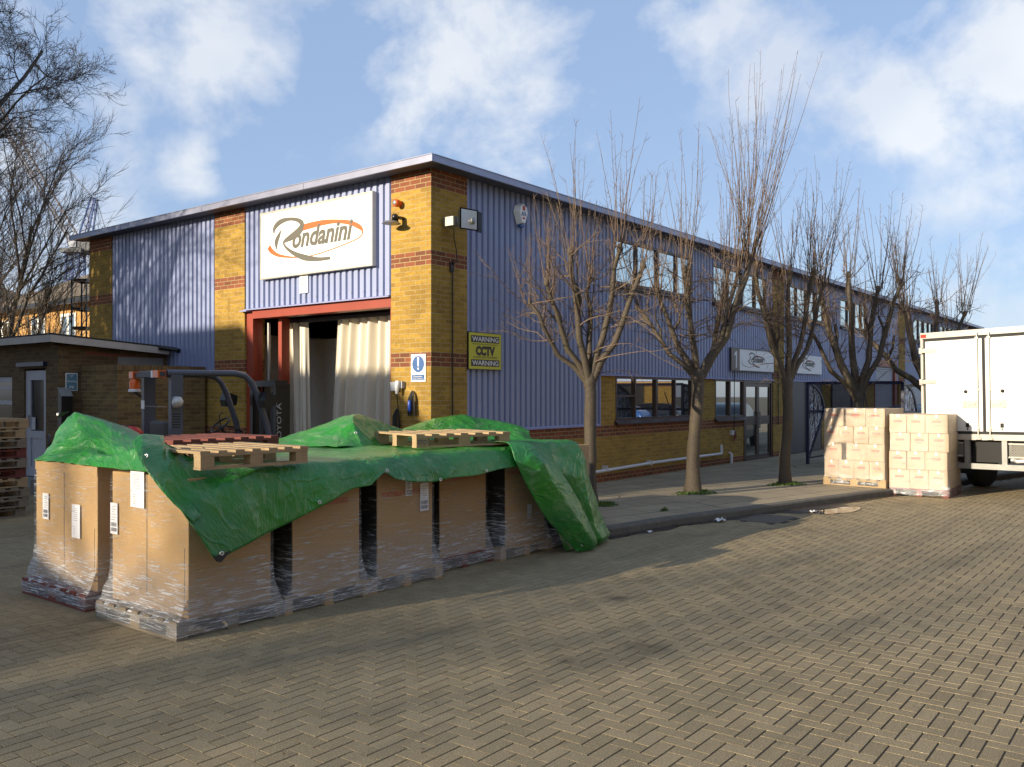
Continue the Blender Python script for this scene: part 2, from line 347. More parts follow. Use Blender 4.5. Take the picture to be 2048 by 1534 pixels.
def slab_mat():
    m, w, b = mat('concrete paving slabs'); uv = tex(w)
    rot = w.mapping(uv, (1, 1, 1), (0, 0, radians(14)))
    wob = w.vmath('ADD', rot, w.vmath('MULTIPLY', w.vmath('SUBTRACT', w.new('ShaderNodeTexNoise').outputs[1], (.5, .5, .5)), (.03, .03, 0)))
    t = w.new('ShaderNodeTexBrick'); w.put(t.inputs['Vector'], wob); t.inputs['Scale'].default_value = 1; t.inputs['Brick Width'].default_value = .9; t.inputs['Row Height'].default_value = .62; t.inputs['Mortar Size'].default_value = .010
    t.inputs['Color1'].default_value = (.40, .325, .205, 1); t.inputs['Color2'].default_value = (.32, .26, .165, 1); t.inputs['Mortar'].default_value = (.05, .045, .035, 1)
    vor = w.new('ShaderNodeTexVoronoi'); vor.feature = 'DISTANCE_TO_EDGE'; w.put(vor.inputs['Vector'], w.vmath('ADD', uv, w.vmath('MULTIPLY', w.new('ShaderNodeTexNoise').outputs[1], (.5, .5, 0)))); vor.inputs['Scale'].default_value = .75
    ck = w.math('MULTIPLY', w.math('SUBTRACT', .011, vor.outputs[0]), 130, clamp=True)
    ck = w.math('MULTIPLY', ck, w.math('MULTIPLY', w.math('SUBTRACT', w.noise(uv, .8, 2), .5), 8, clamp=True))
    st = w.noise(uv, 1.3, 6, .65); fi = w.noise(uv, 60, 4, .7)
    c = w.mix(w.math('MULTIPLY', w.math('SUBTRACT', st, .50), 2.2, clamp=True), t.outputs[0], (.15, .13, .095))
    c = w.mix(w.math('MULTIPLY', fi, .35), c, (.09, .08, .065)); c = w.mix(ck, c, (.02, .018, .014))
    w.put(b.inputs['Base Color'], c); b.inputs['Roughness'].default_value = .85
    w.put(b.inputs['Normal'], w.bump(w.math('SUBTRACT', w.math('MULTIPLY', fi, .4), w.math('ADD', ck, t.outputs['Fac'])), .5, .008)); return m
M['slab'] = slab_mat()
M['kerb'] = plain('kerb concrete', (.12, .11, .09), .9, 0, .4, 9, .5, 40)
def puddle_mat():
    m, w, b = mat('puddle water'); b.inputs['Base Color'].default_value = (.03, .025, .02, 1); b.inputs['Roughness'].default_value = .02
    b.inputs['Specular IOR Level'].default_value = 1.0
    return m
M['puddle'] = puddle_mat()
M['mud'] = plain('wet gutter dirt', (.030, .025, .019), .45, 0, .5, 12, .6, 50)
def bark(name, c, c2):
    m, w, b = mat(name); ob = tex(w, 'Object')
    n = w.noise(w.mapping(ob, (9, 9, 20)), 2, 8, .72, .9); big = w.noise(ob, 3, 3)
    col = w.mix(n, c2, c); col = w.mix(w.math('MULTIPLY', w.math('SUBTRACT', big, .55), 3, clamp=True), col, (c[0]*.9, c[1]*1.0, c[2]*.6))
    w.put(b.inputs['Base Color'], col); b.inputs['Roughness'].default_value = .6; b.inputs['Specular IOR Level'].default_value = .4
    w.put(b.inputs['Normal'], w.bump(n, .9, .02)); return m
M['bark'] = bark('street tree bark', (.135, .106, .072), (.026, .021, .016))
M['twig'] = bark('reddish twigs', (.24, .165, .11), (.09, .063, .045))
M['bark_dark'] = bark('dark tree bark', (.13, .105, .075), (.045, .037, .03))
M['twig_dark'] = bark('dark twigs', (.19, .145, .10), (.05, .038, .03))
M['twig_pale'] = bark('pale sapling stems', (.42, .33, .20), (.20, .14, .08))
# ---------------------------------------------------------------- mesh helper
class MB:
    def __init__(s): s.v = []; s.f = []; s.mi = []; s.sm = []
    def add(s, vs, fs, mi=0, smooth=False):
        o = len(s.v); s.v += [tuple(p) for p in vs]; s.f += [tuple(i+o for i in f) for f in fs]
        s.mi += [mi]*len(fs); s.sm += [smooth]*len(fs)
    def box(s, a, b, mi=0, mtx=None, skip=()):
        (x0, y0, z0), (x1, y1, z1) = a, b
        if x0 > x1: x0, x1 = x1, x0
        if y0 > y1: y0, y1 = y1, y0
        if z0 > z1: z0, z1 = z1, z0
        vs = [(x0, y0, z0), (x1, y0, z0), (x1, y1, z0), (x0, y1, z0), (x0, y0, z1), (x1, y0, z1), (x1, y1, z1), (x0, y1, z1)]
        if mtx is not None: vs = [mtx @ Vector(p) for p in vs]
        fs = {'b': (0, 3, 2, 1), 't': (4, 5, 6, 7), 's': (0, 1, 5, 4), 'e': (1, 2, 6, 5), 'n': (2, 3, 7, 6), 'w': (3, 0, 4, 7)}
        s.add(vs, [f for k, f in fs.items() if k not in skip], mi)
    def cbox(s, c, size, mi=0, rot=None):
        m = Matrix.Translation(Vector(c))
        if rot is not None: m = m @ rot.to_4x4()
        h = [q/2 for q in size]; s.box((-h[0], -h[1], -h[2]), (h[0], h[1], h[2]), mi, m)
    def beam(s, p, q, w, h=None, mi=0, up=(0, 0, 1)):
        p, q = Vector(p), Vector(q); h = h or w; d = (q-p); L = d.length; d.normalize(); up = Vector(up)
        if abs(d.dot(up)) > .98: up = Vector((1, 0, 0))
        x = d.cross(up).normalized(); y = x.cross(d)
        vs = [p+x*a*w/2+y*b*h/2 for a, b in ((-1, -1), (1, -1), (1, 1), (-1, 1))]; vs += [v+d*L for v in vs]
        s.add(vs, [(0, 1, 2, 3), (7, 6, 5, 4), (0, 4, 5, 1), (1, 5, 6, 2), (2, 6, 7, 3), (3, 7, 4, 0)], mi)
    def tube(s, pts, r, n=8, mi=0, caps=True, smooth=True):
        pts = [Vector(p) for p in pts]
        if not isinstance(r, (list, tuple)): r = [r]*len(pts)
        d0 = (pts[1]-pts[0]).normalized(); x = d0.orthogonal().normalized(); vs = []
        for i, p in enumerate(pts):
            d = (pts[min(i+1, len(pts)-1)]-pts[max(i-1, 0)]).normalized()
            x = (x-d*x.dot(d)).normalized(); y = d.cross(x)
            for k in range(n):
                a = 2*pi*k/n; vs.append(p+(x*cos(a)+y*sin(a))*r[i])
        fs = [(i*n+k, i*n+(k+1) % n, (i+1)*n+(k+1) % n, (i+1)*n+k) for i in range(len(pts)-1) for k in range(n)]
        s.add(vs, fs, mi, smooth)
        if caps: s.add(vs[:n], [tuple(reversed(range(n)))], mi); s.add(vs[-n:], [tuple(range(n))], mi)
    def lathe(s, prof, c=(0, 0, 0), axis='z', n=20, mi=0):
        vs = []
        for r, h in prof:
            for k in range(n):
                a = 2*pi*k/n; p = (r*cos(a), r*sin(a), h)
                if axis == 'x': p = (h, p[0], p[1])
                if axis == 'y': p = (p[0], h, p[1])
                vs.append((p[0]+c[0], p[1]+c[1], p[2]+c[2]))
        s.add(vs, [(i*n+k, i*n+(k+1) % n, (i+1)*n+(k+1) % n, (i+1)*n+k) for i in range(len(prof)-1) for k in range(n)], mi, True)
        s.add(vs[:n], [tuple(range(n))], mi); s.add(vs[-n:], [tuple(range(n))], mi)
    def prism(s, poly, y0, y1, mi=0, plane='xz'):
        n = len(poly)
        f = {'xz': lambda p, t: (p[0], t, p[1]), 'xy': lambda p, t: (p[0], p[1], t), 'yz': lambda p, t: (t, p[0], p[1])}[plane]
        vs = [f(p, y0) for p in poly]+[f(p, y1) for p in poly]
        s.add(vs, [tuple(range(n)), tuple(reversed(range(n, 2*n)))]+[(i, n+i, n+(i+1) % n, (i+1) % n) for i in range(n)], mi)
    def grid(s, P, mi=0, smooth=True):
        r, c = len(P), len(P[0]); s.add([q for row in P for q in row], [(i*c+j, i*c+j+1, (i+1)*c+j+1, (i+1)*c+j) for i in range(r-1) for j in range(c-1)], mi, smooth)
def obj(name, mb, mats, parent=None, loc=(0, 0, 0), rotz=0, label=None, cat=None, group=None, kind=None, fix=True, gridunwrap=None):
    me = bpy.data.meshes.new(name)
    me.from_pydata([tuple(v) for v in mb.v], [], mb.f); 
    if not isinstance(mats, (list, tuple)): mats = [mats]
    for m in mats: me.materials.append(M[m] if isinstance(m, str) else m)
    me.polygons.foreach_set('material_index', mb.mi); me.polygons.foreach_set('use_smooth', mb.sm)
    if fix:
        import bmesh
        bm = bmesh.new(); bm.from_mesh(me); bmesh.ops.recalc_face_normals(bm, faces=bm.faces); bm.to_mesh(me); bm.free()
    uv = me.uv_layers.new(name='UVMap'); nl = len(me.loops)
    if nl and gridunwrap is None:
        vi = np.zeros(nl, dtype=np.int32); me.loops.foreach_get('vertex_index', vi)
        co = np.zeros(len(me.vertices)*3); me.vertices.foreach_get('co', co); co = co.reshape(-1, 3)[vi]
        nr = np.zeros(len(me.polygons)*3); me.polygons.foreach_get('normal', nr); nr = nr.reshape(-1, 3)
        lt = np.zeros(len(me.polygons), dtype=np.int32); me.polygons.foreach_get('loop_total', lt)
        ax = np.repeat(np.argmax(np.abs(nr), axis=1), lt)
        u = np.where(ax == 0, co[:, 1], co[:, 0]); v = np.where(ax == 2, co[:, 1], co[:, 2])
        uv.data.foreach_set('uv', np.stack([u, v], 1).ravel())
    elif nl:
        vi = np.zeros(nl, dtype=np.int32); me.loops.foreach_get('vertex_index', vi)
        uv.data.foreach_set('uv', np.array(gridunwrap)[vi].ravel())
    o = bpy.data.objects.new(name, me); COL.objects.link(o); o.location = loc; o.rotation_euler = (0, 0, rotz)
    if parent: o.parent = parent
    tag(o, label, cat, group, kind); return o
def tag(o, label=None, cat=None, group=None, kind=None):
    if label: o['label'] = label
    if cat: o['category'] = cat
    if group: o['group'] = group
    if kind: o['kind'] = kind
def thing(name, label, cat, loc=(0, 0, 0), rotz=0, group=None):
    o = bpy.data.objects.new(name, None); COL.objects.link(o); o.location = loc; o.rotation_euler = (0, 0, rotz); o.empty_display_size = .2
    tag(o, label, cat, group); return o
def dup(root, loc, rotz=0, label=None, cat=None, group=None, tilt=None):
    r = root.copy(); COL.objects.link(r); r.location = loc; r.rotation_euler = (0, 0, rotz) if tilt is None else (tilt[0], tilt[1], rotz)
    tag(r, label, cat, group)
    for ch in list(root.children):
        c = ch.copy(); COL.objects.link(c); c.parent = r
        for g in ch.children:
            d = g.copy(); COL.objects.link(d); d.parent = c
    return r
def swap_mat(root, m):
    for c in root.children:
        c.data = c.data.copy(); c.data.materials.clear(); c.data.materials.append(M[m])
def text_mb(s, x0, y0, w, h, t=.002, mi=0, shear=0, depth_y=0, bold=0.0, mb=None, rot90=False):
    "text filling the box x0..x0+w, z y0..y0+h, facing -y at y = -depth_y"
    c = bpy.data.curves.new('t', 'FONT'); c.body = s; c.shear = shear; c.offset = bold; c.extrude = 0; c.resolution_u = 3
    o = bpy.data.objects.new('t', c); COL.objects.link(o); dg = bpy.context.evaluated_depsgraph_get(); dg.update()
    me = bpy.data.meshes.new_from_object(o.evaluated_get(dg)); vs = [v.co.copy() for v in me.vertices]; fs = [tuple(p.vertices) for p in me.polygons]
    bpy.data.objects.remove(o); bpy.data.curves.remove(c); bpy.data.meshes.remove(me)
    mb = mb or MB()
    if not vs: return mb
    xs = [v.x for v in vs]; ys = [v.y for v in vs]; a, b, c0, d = min(xs), max(xs), min(ys), max(ys)
    out = []
    for v in vs:
        X, Y = (v.x-a)/(b-a), (v.y-c0)/(d-c0)
        if rot90: X, Y = 1-Y, X
        out.append((x0+X*w, -depth_y-t, y0+Y*h))
    mb.add(out, fs, mi); return mb
def ribbon(mb, pts, k=1.0, y=0, mi=0, sub=8):
    "smooth brush stroke through (x, z, width)"
    P = [np.array(p, float) for p in pts]; P = [2*P[0]-P[1]]+P+[2*P[-1]-P[-2]]; Q = []
    for i in range(1, len(P)-2):
        for j in range(sub):
            t = j/sub; a, b, c, d = P[i-1:i+3]
            Q.append(.5*((2*b)+(-a+c)*t+(2*a-5*b+4*c-d)*t*t+(-a+3*b-3*c+d)*t**3))
    Q.append(P[-2]); L, R = [], []
    for i, q in enumerate(Q):
        d = Q[min(i+1, len(Q)-1)]-Q[max(i-1, 0)]; n = np.array((-d[1], d[0])); n = n/(np.linalg.norm(n)+1e-9); wv = max(q[2], .5)*k/2
        L.append((q[0]+n[0]*wv, y, q[1]+n[1]*wv)); R.append((q[0]-n[0]*wv, y, q[1]-n[1]*wv))
    n = len(Q); mb.add(L+R, [(i, i+1, n+i+1, n+i) for i in range(n-1)], mi)

# ================================================================ SETTING
g = MB(); g.add([(-400, -400, -.03), (500, -400, -.03), (500, 500, -.03), (-400, 500, -.03)], [(0, 1, 2, 3)])
obj('ground', g, 'ground', kind='structure')
KERB = [(-.55, -3.05), (-.3, -3.16), (0, -3.22), (1.3, -3.42), (2.8, -3.80), (5, -4.32), (7.1, -4.84), (12, -6.0), (30, -10.6), (60, -18)]
def kerb_v(u):
    for (a, b), (c, d) in zip(KERB, KERB[1:]):
        if a <= u <= c: return b+(d-b)*(u-a)/(c-a)
    return None
def build_paving():
    CU, CV = camo.location.x, camo.location.y
    I, J = np.meshgrid(np.arange(-180, 260), np.arange(-200, 200), indexing='ij'); s = .1
    k = (I-J) % 4; bricks = []
    for kk, (w_, h_) in ((0, (2, 1)), (3, (1, 2))):
        sel = k == kk; a = I[sel]*s; b = J[sel]*s
        cx, cy = a+w_*s/2, b+h_*s/2; du, dv = cx-CU, cy-CV
        x = du*sin(TH)-dv*cos(TH); D = du*cos(TH)+dv*sin(TH)
        ok = (D > 3.4) & (D < 34) & (np.abs(x) < .62*D+1.6)
        kv = np.interp(cx, [p[0] for p in KERB], [p[1] for p in KERB], left=99, right=-30)
        ok &= ~((cx > -.55) & (cy > kv-.06)); ok &= ~((cx > -.02) & (cy > -.1)); ok &= ~((cx > -2.1) & (cy > 7.3)); ok &= ~((cx > 26))
        ok &= ~((cx > 2.38) & (cx < 3.3) & (cy > -4.56) & (cy < -3.86))
        bricks.append((a[ok], b[ok], np.full(ok.sum(), w_*s), np.full(ok.sum(), h_*s)))
    a, b, w_, h_ = [np.concatenate(z) for z in zip(*bricks)]; n = len(a); rs = np.random.RandomState(4)
    gx = .0012+rs.rand(n)*.0012; gy = .0028+rs.rand(n)*.0018; ch = .002; dz = (rs.rand(n)-.5)*.0010
    x0, y0, x1, y1 = a+gx, b+gy, a+w_-gx, b+h_-gy; V = np.zeros((n, 8, 3))
    for i, (X, Y, z) in enumerate([(x0, y0, -.006), (x1, y0, -.006), (x1, y1, -.006), (x0, y1, -.006), (x0+ch, y0+ch, 0), (x1-ch, y0+ch, 0), (x1-ch, y1-ch, 0), (x0+ch, y1-ch, 0)]):
        V[:, i, 0] = X; V[:, i, 1] = Y; V[:, i, 2] = z+dz
    t = (rs.rand(n)-.5)*.0006; V[:, 4:6, 2] += t[:, None]; V[:, 6:8, 2] -= t[:, None]
    q = np.array([(4, 5, 6, 7), (0, 1, 5, 4), (1, 2, 6, 5), (2, 3, 7, 6), (3, 0, 4, 7)])
    F = (q[None]+8*np.arange(n)[:, None, None]).reshape(-1, 4)
    me = bpy.data.meshes.new('road'); me.vertices.add(n*8); me.vertices.foreach_set('co', V.ravel())
    me.loops.add(F.size); me.loops.foreach_set('vertex_index', F.ravel().astype(np.int32)); me.polygons.add(len(F))
    me.polygons.foreach_set('loop_start', np.arange(0, F.size, 4, dtype=np.int32)); me.polygons.foreach_set('loop_total', np.full(len(F), 4, dtype=np.int32))
    me.polygons.foreach_set('use_smooth', np.zeros(len(F), dtype=bool)); me.update(); at = me.attributes.new('tone', 'FLOAT', 'POINT'); at.data.foreach_set('value', np.repeat(rs.rand(n), 8).astype(np.float32))
    me.materials.append(M['paver']); o = bpy.data.objects.new('road', me); COL.objects.link(o); o['kind'] = 'structure'
    j = MB(); j.add([(-20, -24, -.0045), (26, -24, -.0045), (26, 24, -.0045), (-20, 24, -.0045)], [(0, 1, 2, 3)])
    obj('paving_bed', j, 'joint', kind='structure')
build_paving()
pv = MB(); n = len(KERB)
inner = [(u, v+.11) for u, v in KERB]
pts = [(u, v, .12) for u, v in inner]+[(60, -.02, .12), (-.55, -.02, .12)]
pv.add(pts, [tuple(range(len(pts)))]); pv.add([(-.55, -.02, .12), (-.55, -2.94, .12), (-.55, -2.94, -.02), (-.55, -.02, -.02)], [(0, 1, 2, 3)])
obj('pavement', pv, 'slab', kind='structure')
kb = MB(); random.seed(3)
for i in range(len(KERB)-1):
    (a, b), (c, d) = KERB[i], KERB[i+1]; L = math.hypot(c-a, d-b); m = max(1, int(L/.3))
    for j in range(m):
        rows = []
        for t in (j/m, (j+1)/m-.004/L):
            u, v = a+(c-a)*t, b+(d-b)*t; w1 = mn.noise((u*3, v*3, 0))*.012
            rows.append([(u, v+w1-.01, -.02), (u, v+w1, .085), (u, v+.02+w1, .112+w1*.5), (u, v+.12, .1245), (u, v+.125, .1)])
        kb.grid(rows, 0, False)
obj('kerb', kb, 'kerb', kind='structure')
# wet gutter, iron cover and puddle
gm = MB(); top, bot = [], []
for i in range(60):
    u = -.2+i*.14; v = kerb_v(u); top.append((u, v+.01, .006)); bot.append((u, v-.16-.16*mn.noise((u*1.7, 2, 0))-(.25 if 3.6 < u < 5.2 else 0), .006))
gm.grid([top, bot], 0, False); obj('gutter_dirt', gm, 'mud', kind='structure')
pd = MB(); cx, cy = 4.35, -4.75; ring = []
for k in range(40):
    a = 2*pi*k/40; r = 1+.35*mn.noise((cos(a)*1.5, sin(a)*1.5, 5)); ex, ey = .62*r*cos(a), .24*r*sin(a); ring.append((cx+ex*cos(-.25)-ey*sin(-.25), cy+ex*sin(-.25)+ey*cos(-.25), .010))
pd.add(ring, [tuple(range(40))]); obj('puddle', pd, 'puddle', kind='structure')
dc = MB(); dc.box((2.42, -4.52, -.01), (3.26, -3.9, .004))
for i in range(11): dc.box((2.46, -4.48+i*.053, .004), (3.22, -4.455+i*.053, .008))
obj('inspection_cover', dc, 'kerb', label='square grey cover set in the block paving beside the kerb and puddle', cat='drain cover')

# ================================================================ WAREHOUSE
WH = thing('warehouse', 'long warehouse of yellow brick piers and lilac corrugated cladding under a flat roof edge', 'building')
def corr(mb, p, q, z0, z1, depth=.036, pitch=.15, nrm=(0, -1), mi=0):
    "trapezoid ribs from p to q in plan; nrm is the outward plan normal"
    p, q = Vector((*p, 0)), Vector((*q, 0)); L = (q-p).length; d = (q-p)/L; nn = Vector((*nrm, 0)); n = max(1, round(L/pitch)); pt = L/n; prof = []
    for i in range(n): prof += [(i*pt, 1), (i*pt+pt*.56, 1), (i*pt+pt*.66, 0), (i*pt+pt*.90, 0)]
    prof.append((L, 1)); rows = [[p+d*s+nn*(depth*h)+Vector((0, 0, z)) for s, h in prof] for z in (z0, z1)]; mb.grid(rows, mi, False)
H = 5.36; LEN = 43.0
R_P = [(0, .85), (13.92, 14.75), (27.15, 28.05), (40.9, 41.8)]
L_P = [(0, .87), (4.75, 5.71), (9.62, 10.6)]
def wallpart(name, boxes, m='brick'):
    b = MB()
    for a, c in boxes: b.box(a, c)
    return obj(name, b, m, WH)
wallpart('pier', [((0, 0, 0), (.85, .87, H))])
for a, b in R_P[1:]: wallpart('pier', [((a, 0, 0), (b, .3, H))])
for a, b in L_P[1:]: wallpart('pier', [((0, a, 0), (.45 if a < 6 else .9, b, H))])
wallpart('low_wall', [((.852, .035, 0), (12.02, .28, 1.245)), ((4.86, .037, 1.245), (5.52, .28, 2.25)), ((8.98, .037, 1.245), (10.23, .28, 2.25))])
for a_, b_ in ((14.752, 23.9), (28.052, 31), (34.5, 40.88)): wallpart('low_wall', [((a_, .05, 0), (b_, .28, 2.25))])
wallpart('low_wall', [((.06, 5.712, 0), (.3, 9.618, 2.27))])
wallpart('back_wall', [((.9, 10.35, 0), (LEN, 10.6, H)), ((LEN-.3, 0, 0), (LEN, 10.35, H))], 'brick_old')
bk = MB(); bk.box((.2, .28, -.02), (LEN-.3, 10.3, .03)); obj('floor', bk, 'concrete_floor', WH)
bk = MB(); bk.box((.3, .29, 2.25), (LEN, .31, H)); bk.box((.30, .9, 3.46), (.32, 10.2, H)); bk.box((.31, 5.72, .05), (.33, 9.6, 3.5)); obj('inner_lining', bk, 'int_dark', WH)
c = MB()
for a, b, z0 in ((.85, 4.9, 1.285), (4.9, 13.92, 2.27)):
    segs = [(a, b, z0, H)]
    if a > 4: segs = [(4.9, 5.44, z0, H), (5.44, 8.98, z0, 4.10), (5.44, 8.98, 5.06, H), (8.98, 10.09, z0, H), (10.09, 13.5, z0, 4.10), (10.09, 13.5, 5.06, H), (13.5, 13.92, z0, H)]
    for s in segs: corr(c, (s[0], .06), (s[1], .06), s[2], s[3])
obj('cladding_panel', c, 'clad', WH)
c = MB()
for s in [(14.75, 14.95, 2.27, H), (14.95, 18.3, 2.27, 4.10), (14.95, 18.3, 5.06, H), (18.3, 19.87, 2.27, H), (19.87, 22.95, 2.27, 4.10), (19.87, 22.95, 5.06, H), (22.95, 24, 2.27, H), (24, 26.83, 3.17, H), (26.83, 27.15, 2.27, H)]: corr(c, (s[0], .06), (s[1], .06), s[2], s[3])
obj('cladding_panel', c, 'clad', WH)
c = MB()
for s in [(28.05, 29.5, 2.27, H), (29.5, 33.0, 2.27, 4.1), (29.5, 33, 5.06, H), (33, 34.4, 2.27, H), (34.4, 37.8, 2.27, 4.1), (34.4, 37.8, 5.06, H), (37.8, 40.9, 2.27, H), (41.8, LEN, .1, H)]: corr(c, (s[0], .06), (s[1], .06), s[2], s[3])
obj('cladding_panel', c, 'clad', WH)
c = MB(); corr(c, (.06, 4.75), (.06, .87), 3.46, H, nrm=(-1, 0)); obj('cladding_panel', c, 'clad', WH)
c = MB(); corr(c, (.06, 9.62), (.06, 5.71), 2.29, H, nrm=(-1, 0)); obj('cladding_panel', c, 'clad', WH)
q = MB()
for z in (1.36, 2.36, 3.6, 5.2):
    for i in range(0, 86, 2):
        u = .88+.15*i
        if u > 13.8 or (z < 2 and u > 4.8): continue
        q.box((u, .018, z-.008), (u+.016, .026, z+.008))
for z in (3.56, 5.2):
    for i in range(0, 26, 2): q.box((.018, .93+.15*i, z-.008), (.026, .946+.15*i, z+.008))
obj('fixing_screws', q, 'galv', WH, kind='stuff')
q = MB()
for i in range(1, 14):
    u = .88+i*1.0
    if u > 13.8: break
    z0 = 1.29 if u < 4.85 else 2.28
    if 5.3 < u < 9.1 or 10 < u < 13.6: q.box((u, .0225, z0), (u+.004, .027, 4.02))
    else: q.box((u, .0225, z0), (u+.004, .027, 5.34))
for v in (1.9, 2.9, 3.9, 6.7, 7.7, 8.7): q.box((.0225, v, 3.47 if v < 5 else 2.3), (.027, v+.004, 5.34))
obj('sheet_laps', q, 'flash', WH, kind='stuff')
# flashings
c = MB()
c.prism([(.10, 1.235), (-.005, 1.235), (-.005, 1.262), (.02, 1.285), (.10, 1.285)], .855, 4.9, plane='yz')
c.prism([(.10, 2.235), (-.03, 2.235), (-.03, 2.262), (.02, 2.275), (.10, 2.275)], 4.86, 13.915, plane='yz')
c.prism([(.10, 2.235), (-.03, 2.235), (-.03, 2.262), (.02, 2.275), (.10, 2.275)], 14.755, 24, plane='yz')
c.box((4.865, .0, 1.28), (4.905, .058, 2.235))
c.box((.855, .005, 1.28), (.895, .05, H))
obj('flashing', c, 'flash', WH)
c = MB(); c.prism([(-.035, 3.425), (-.035, 3.445), (.05, 3.465), (.12, 3.465), (.12, 3.425)], .9, 4.745, plane='xz')
c.prism([(-.02, 2.25), (-.02, 2.285), (.1, 2.285), (.1, 2.25)], 5.715, 9.615); c.box((.03, 4.66, 3.46), (.058, 4.745, H)); c.box((-.075, 4.6, 3.40), (.04, 4.80, 3.425))
obj('flashing', c, 'flash', WH)
# roof and fascia
c = MB(); c.box((-.26, -.26, H+.012), (LEN+.3, 10.86, H+.07)); obj('roof', c, 'roof', WH)
c = MB(); c.box((-.25, -.25, H-.004), (LEN+.3, -.002, H+.01)); c.box((-.25, 0, H-.004), (-.002, 10.86, H+.01)); obj('soffit', c, 'soffit', WH)
random.seed(5)
def fasc(a, b, axis):
    x = a
    c = MB()
    while x < b-.01:
        y = min(b, x+3.0); o = random.uniform(-.003, .003)
        if axis == 'u': c.box((x, -.30+o, H-.01), (y-.006, -.262+o, H+.092)); c.box((x, -.31+o, H+.092), (y-.004, -.2+o, H+.104))
        else: c.box((-.30+o, x, H-.01), (-.262+o, y-.006, H+.092)); c.box((-.31+o, x, H+.092), (-.2+o, y-.004, H+.104))
        if axis == 'u': c.box((y-.03, -.306+o, H-.012), (y+.03, -.3+o-.001, H+.093))
        else: c.box((-.306+o, y-.03, H-.012), (-.301+o, y+.03, H+.093))
        x = y
    return c
obj('fascia', fasc(-.258, LEN+.3, 'u'), 'fascia', WH); obj('fascia', fasc(-.30, 10.9, 'v'), 'fascia', WH)
# windows: frame with pane children
def window(u0, u1, z0, z1, mull, glass, sill=True, transom=None, trans_panes=()):
    f = MB(); t = .05; y0, y1 = .03, .10
    f.box((u0, y0, z0), (u0+t, y1, z1)); f.box((u1-t, y0, z0), (u1, y1, z1)); f.box((u0+t, y0, z0), (u1-t, y1, z0+t)); f.box((u0+t, y0, z1-t), (u1-t, y1, z1))
    for m_, w_ in mull: f.box((m_-w_/2, y0-.003, z0+t), (m_+w_/2, y1, z1-t))
    if transom:
        for a, b in trans_panes: f.box((a, y0+.002, transom-.02), (b, y1-.004, transom+.02))
    if sill: f.prism([(-.055, z0-.09), (-.055, z0-.06), (.03, z0), (.12, z0), (.12, z0-.09)], u0-.04, u1+.04, plane='yz')
    fo = obj('window', f, 'brown', WH); xs = [u0+t]+[m_ for m_, w_ in mull]+[u1-t]
    for a, b in zip(xs, xs[1:]):
        p = MB(); tl = random.uniform(-.004, .004); p.add([(a, .075+tl, z0+t), (b, .075-tl, z0+t), (b, .075-tl, z1-t), (a, .075+tl, z1-t)], [(0, 1, 2, 3)])
        obj('pane', p, glass, fo)
random.seed(11)
window(5.52, 8.98, 1.33, 2.235, [(6.32, .05), (7.25, .09), (8.12, .05)], 'glass', transom=1.83, trans_panes=[(5.57, 6.30)])
window(10.23, 11.96, 1.28, 2.235, [(11.1, .07)], 'glass')
UW = [(5.44, 8.98), (10.09, 13.5), (14.95, 18.3), (19.87, 22.95), (29.5, 33.0), (34.4, 37.8)]
for a, b in UW: window(a, b, 4.13, 5.06, [(a+(b-a)*.27, .03), (a+(b-a)*.53, .08), (a+(b-a)*.78, .03)], 'glass_up')
# glazed double door
d = MB(); d.box((11.96, .02, .12), (12.06, .11, 2.235)); d.box((13.82, .02, .12), (13.92, .11, 2.235)); d.box((12.06, .02, 2.16), (13.82, .11, 2.235)); d.box((12.06, .0, .12), (13.82, .13, .15))
fr = obj('door_frame', d, 'brown', WH)
for a, b in ((12.07, 12.935), (12.945, 13.81)):
    d = MB(); d.box((a, .045, .15), (a+.08, .09, 2.155)); d.box((b-.08, .045, .15), (b, .09, 2.155))
    for z0, z1 in ((.15, .25), (1.05, 1.28), (2.06, 2.155)): d.box((a+.08, .047, z0), (b-.08, .088, z1))
    do = obj('door', d, 'brown', WH)
    p = MB()
    for z0, z1 in ((.25, 1.05), (1.28, 2.06)): p.add([(a+.08, .07, z0), (b-.08, .07, z0), (b-.08, .07, z1), (a+.08, .07, z1)], [(0, 1, 2, 3)])
    obj('pane', p, 'glass', do); hx = 12.9 if a < 12.5 else 12.98
    p = MB(); p.tube([(hx, .0, .95), (hx, .0, 1.4)], .014, 8); p.box((hx-.008, .0, .97), (hx+.008, .05, .99)); p.box((hx-.008, .0, 1.36), (hx+.008, .05, 1.38)); obj('handle', p, 'galv', do)
# dark boards of the second bay, roller shutter and its red lintel
for a, b, m_ in ((14.80, 16.45, 'panel_dark'), (16.6, 17.9, 'panel_dark'), (19.0, 20.9, 'panel_dark'), (21.1, 22.4, 'panel_dark')):
    p = MB(); p.box((a, .0, .13), (b, .049, 2.235)); p.box((a-.03, -.012, .12), (a, .049, 2.235)); p.box((b, -.012, .12), (b+.03, .049, 2.235)); obj('board_panel', p, m_, WH)
def shutter(u0, u1, z1):
    s = MB(); z = .12; rows = []
    while z < z1: rows += [z, z+.055, z+.07]; z += .075
    P = [[(u, .10+(.018 if i % 3 == 2 else 0), zz) for u in (u0, u1)] for i, zz in enumerate(rows)]; s.grid(P, 0, False); obj('roller_shutter', s, 'shutter', WH)
    s = MB(); s.box((u0-.05, .02, z1), (u1+.33, .2, z1+.26)); s.box((u1, .02, .1), (u1+.33, .2, z1)); s.box((u0-.06, .04, .1), (u0, .16, z1)); obj('shutter_frame', s, 'redsteel', WH)
shutter(24.0, 26.6, 2.91); shutter(31.1, 34.2, 2.91)
p = MB(); p.box((28.9, -.01, .12), (31.0, .048, 2.2)); obj('board_panel', p, 'shutter', WH)
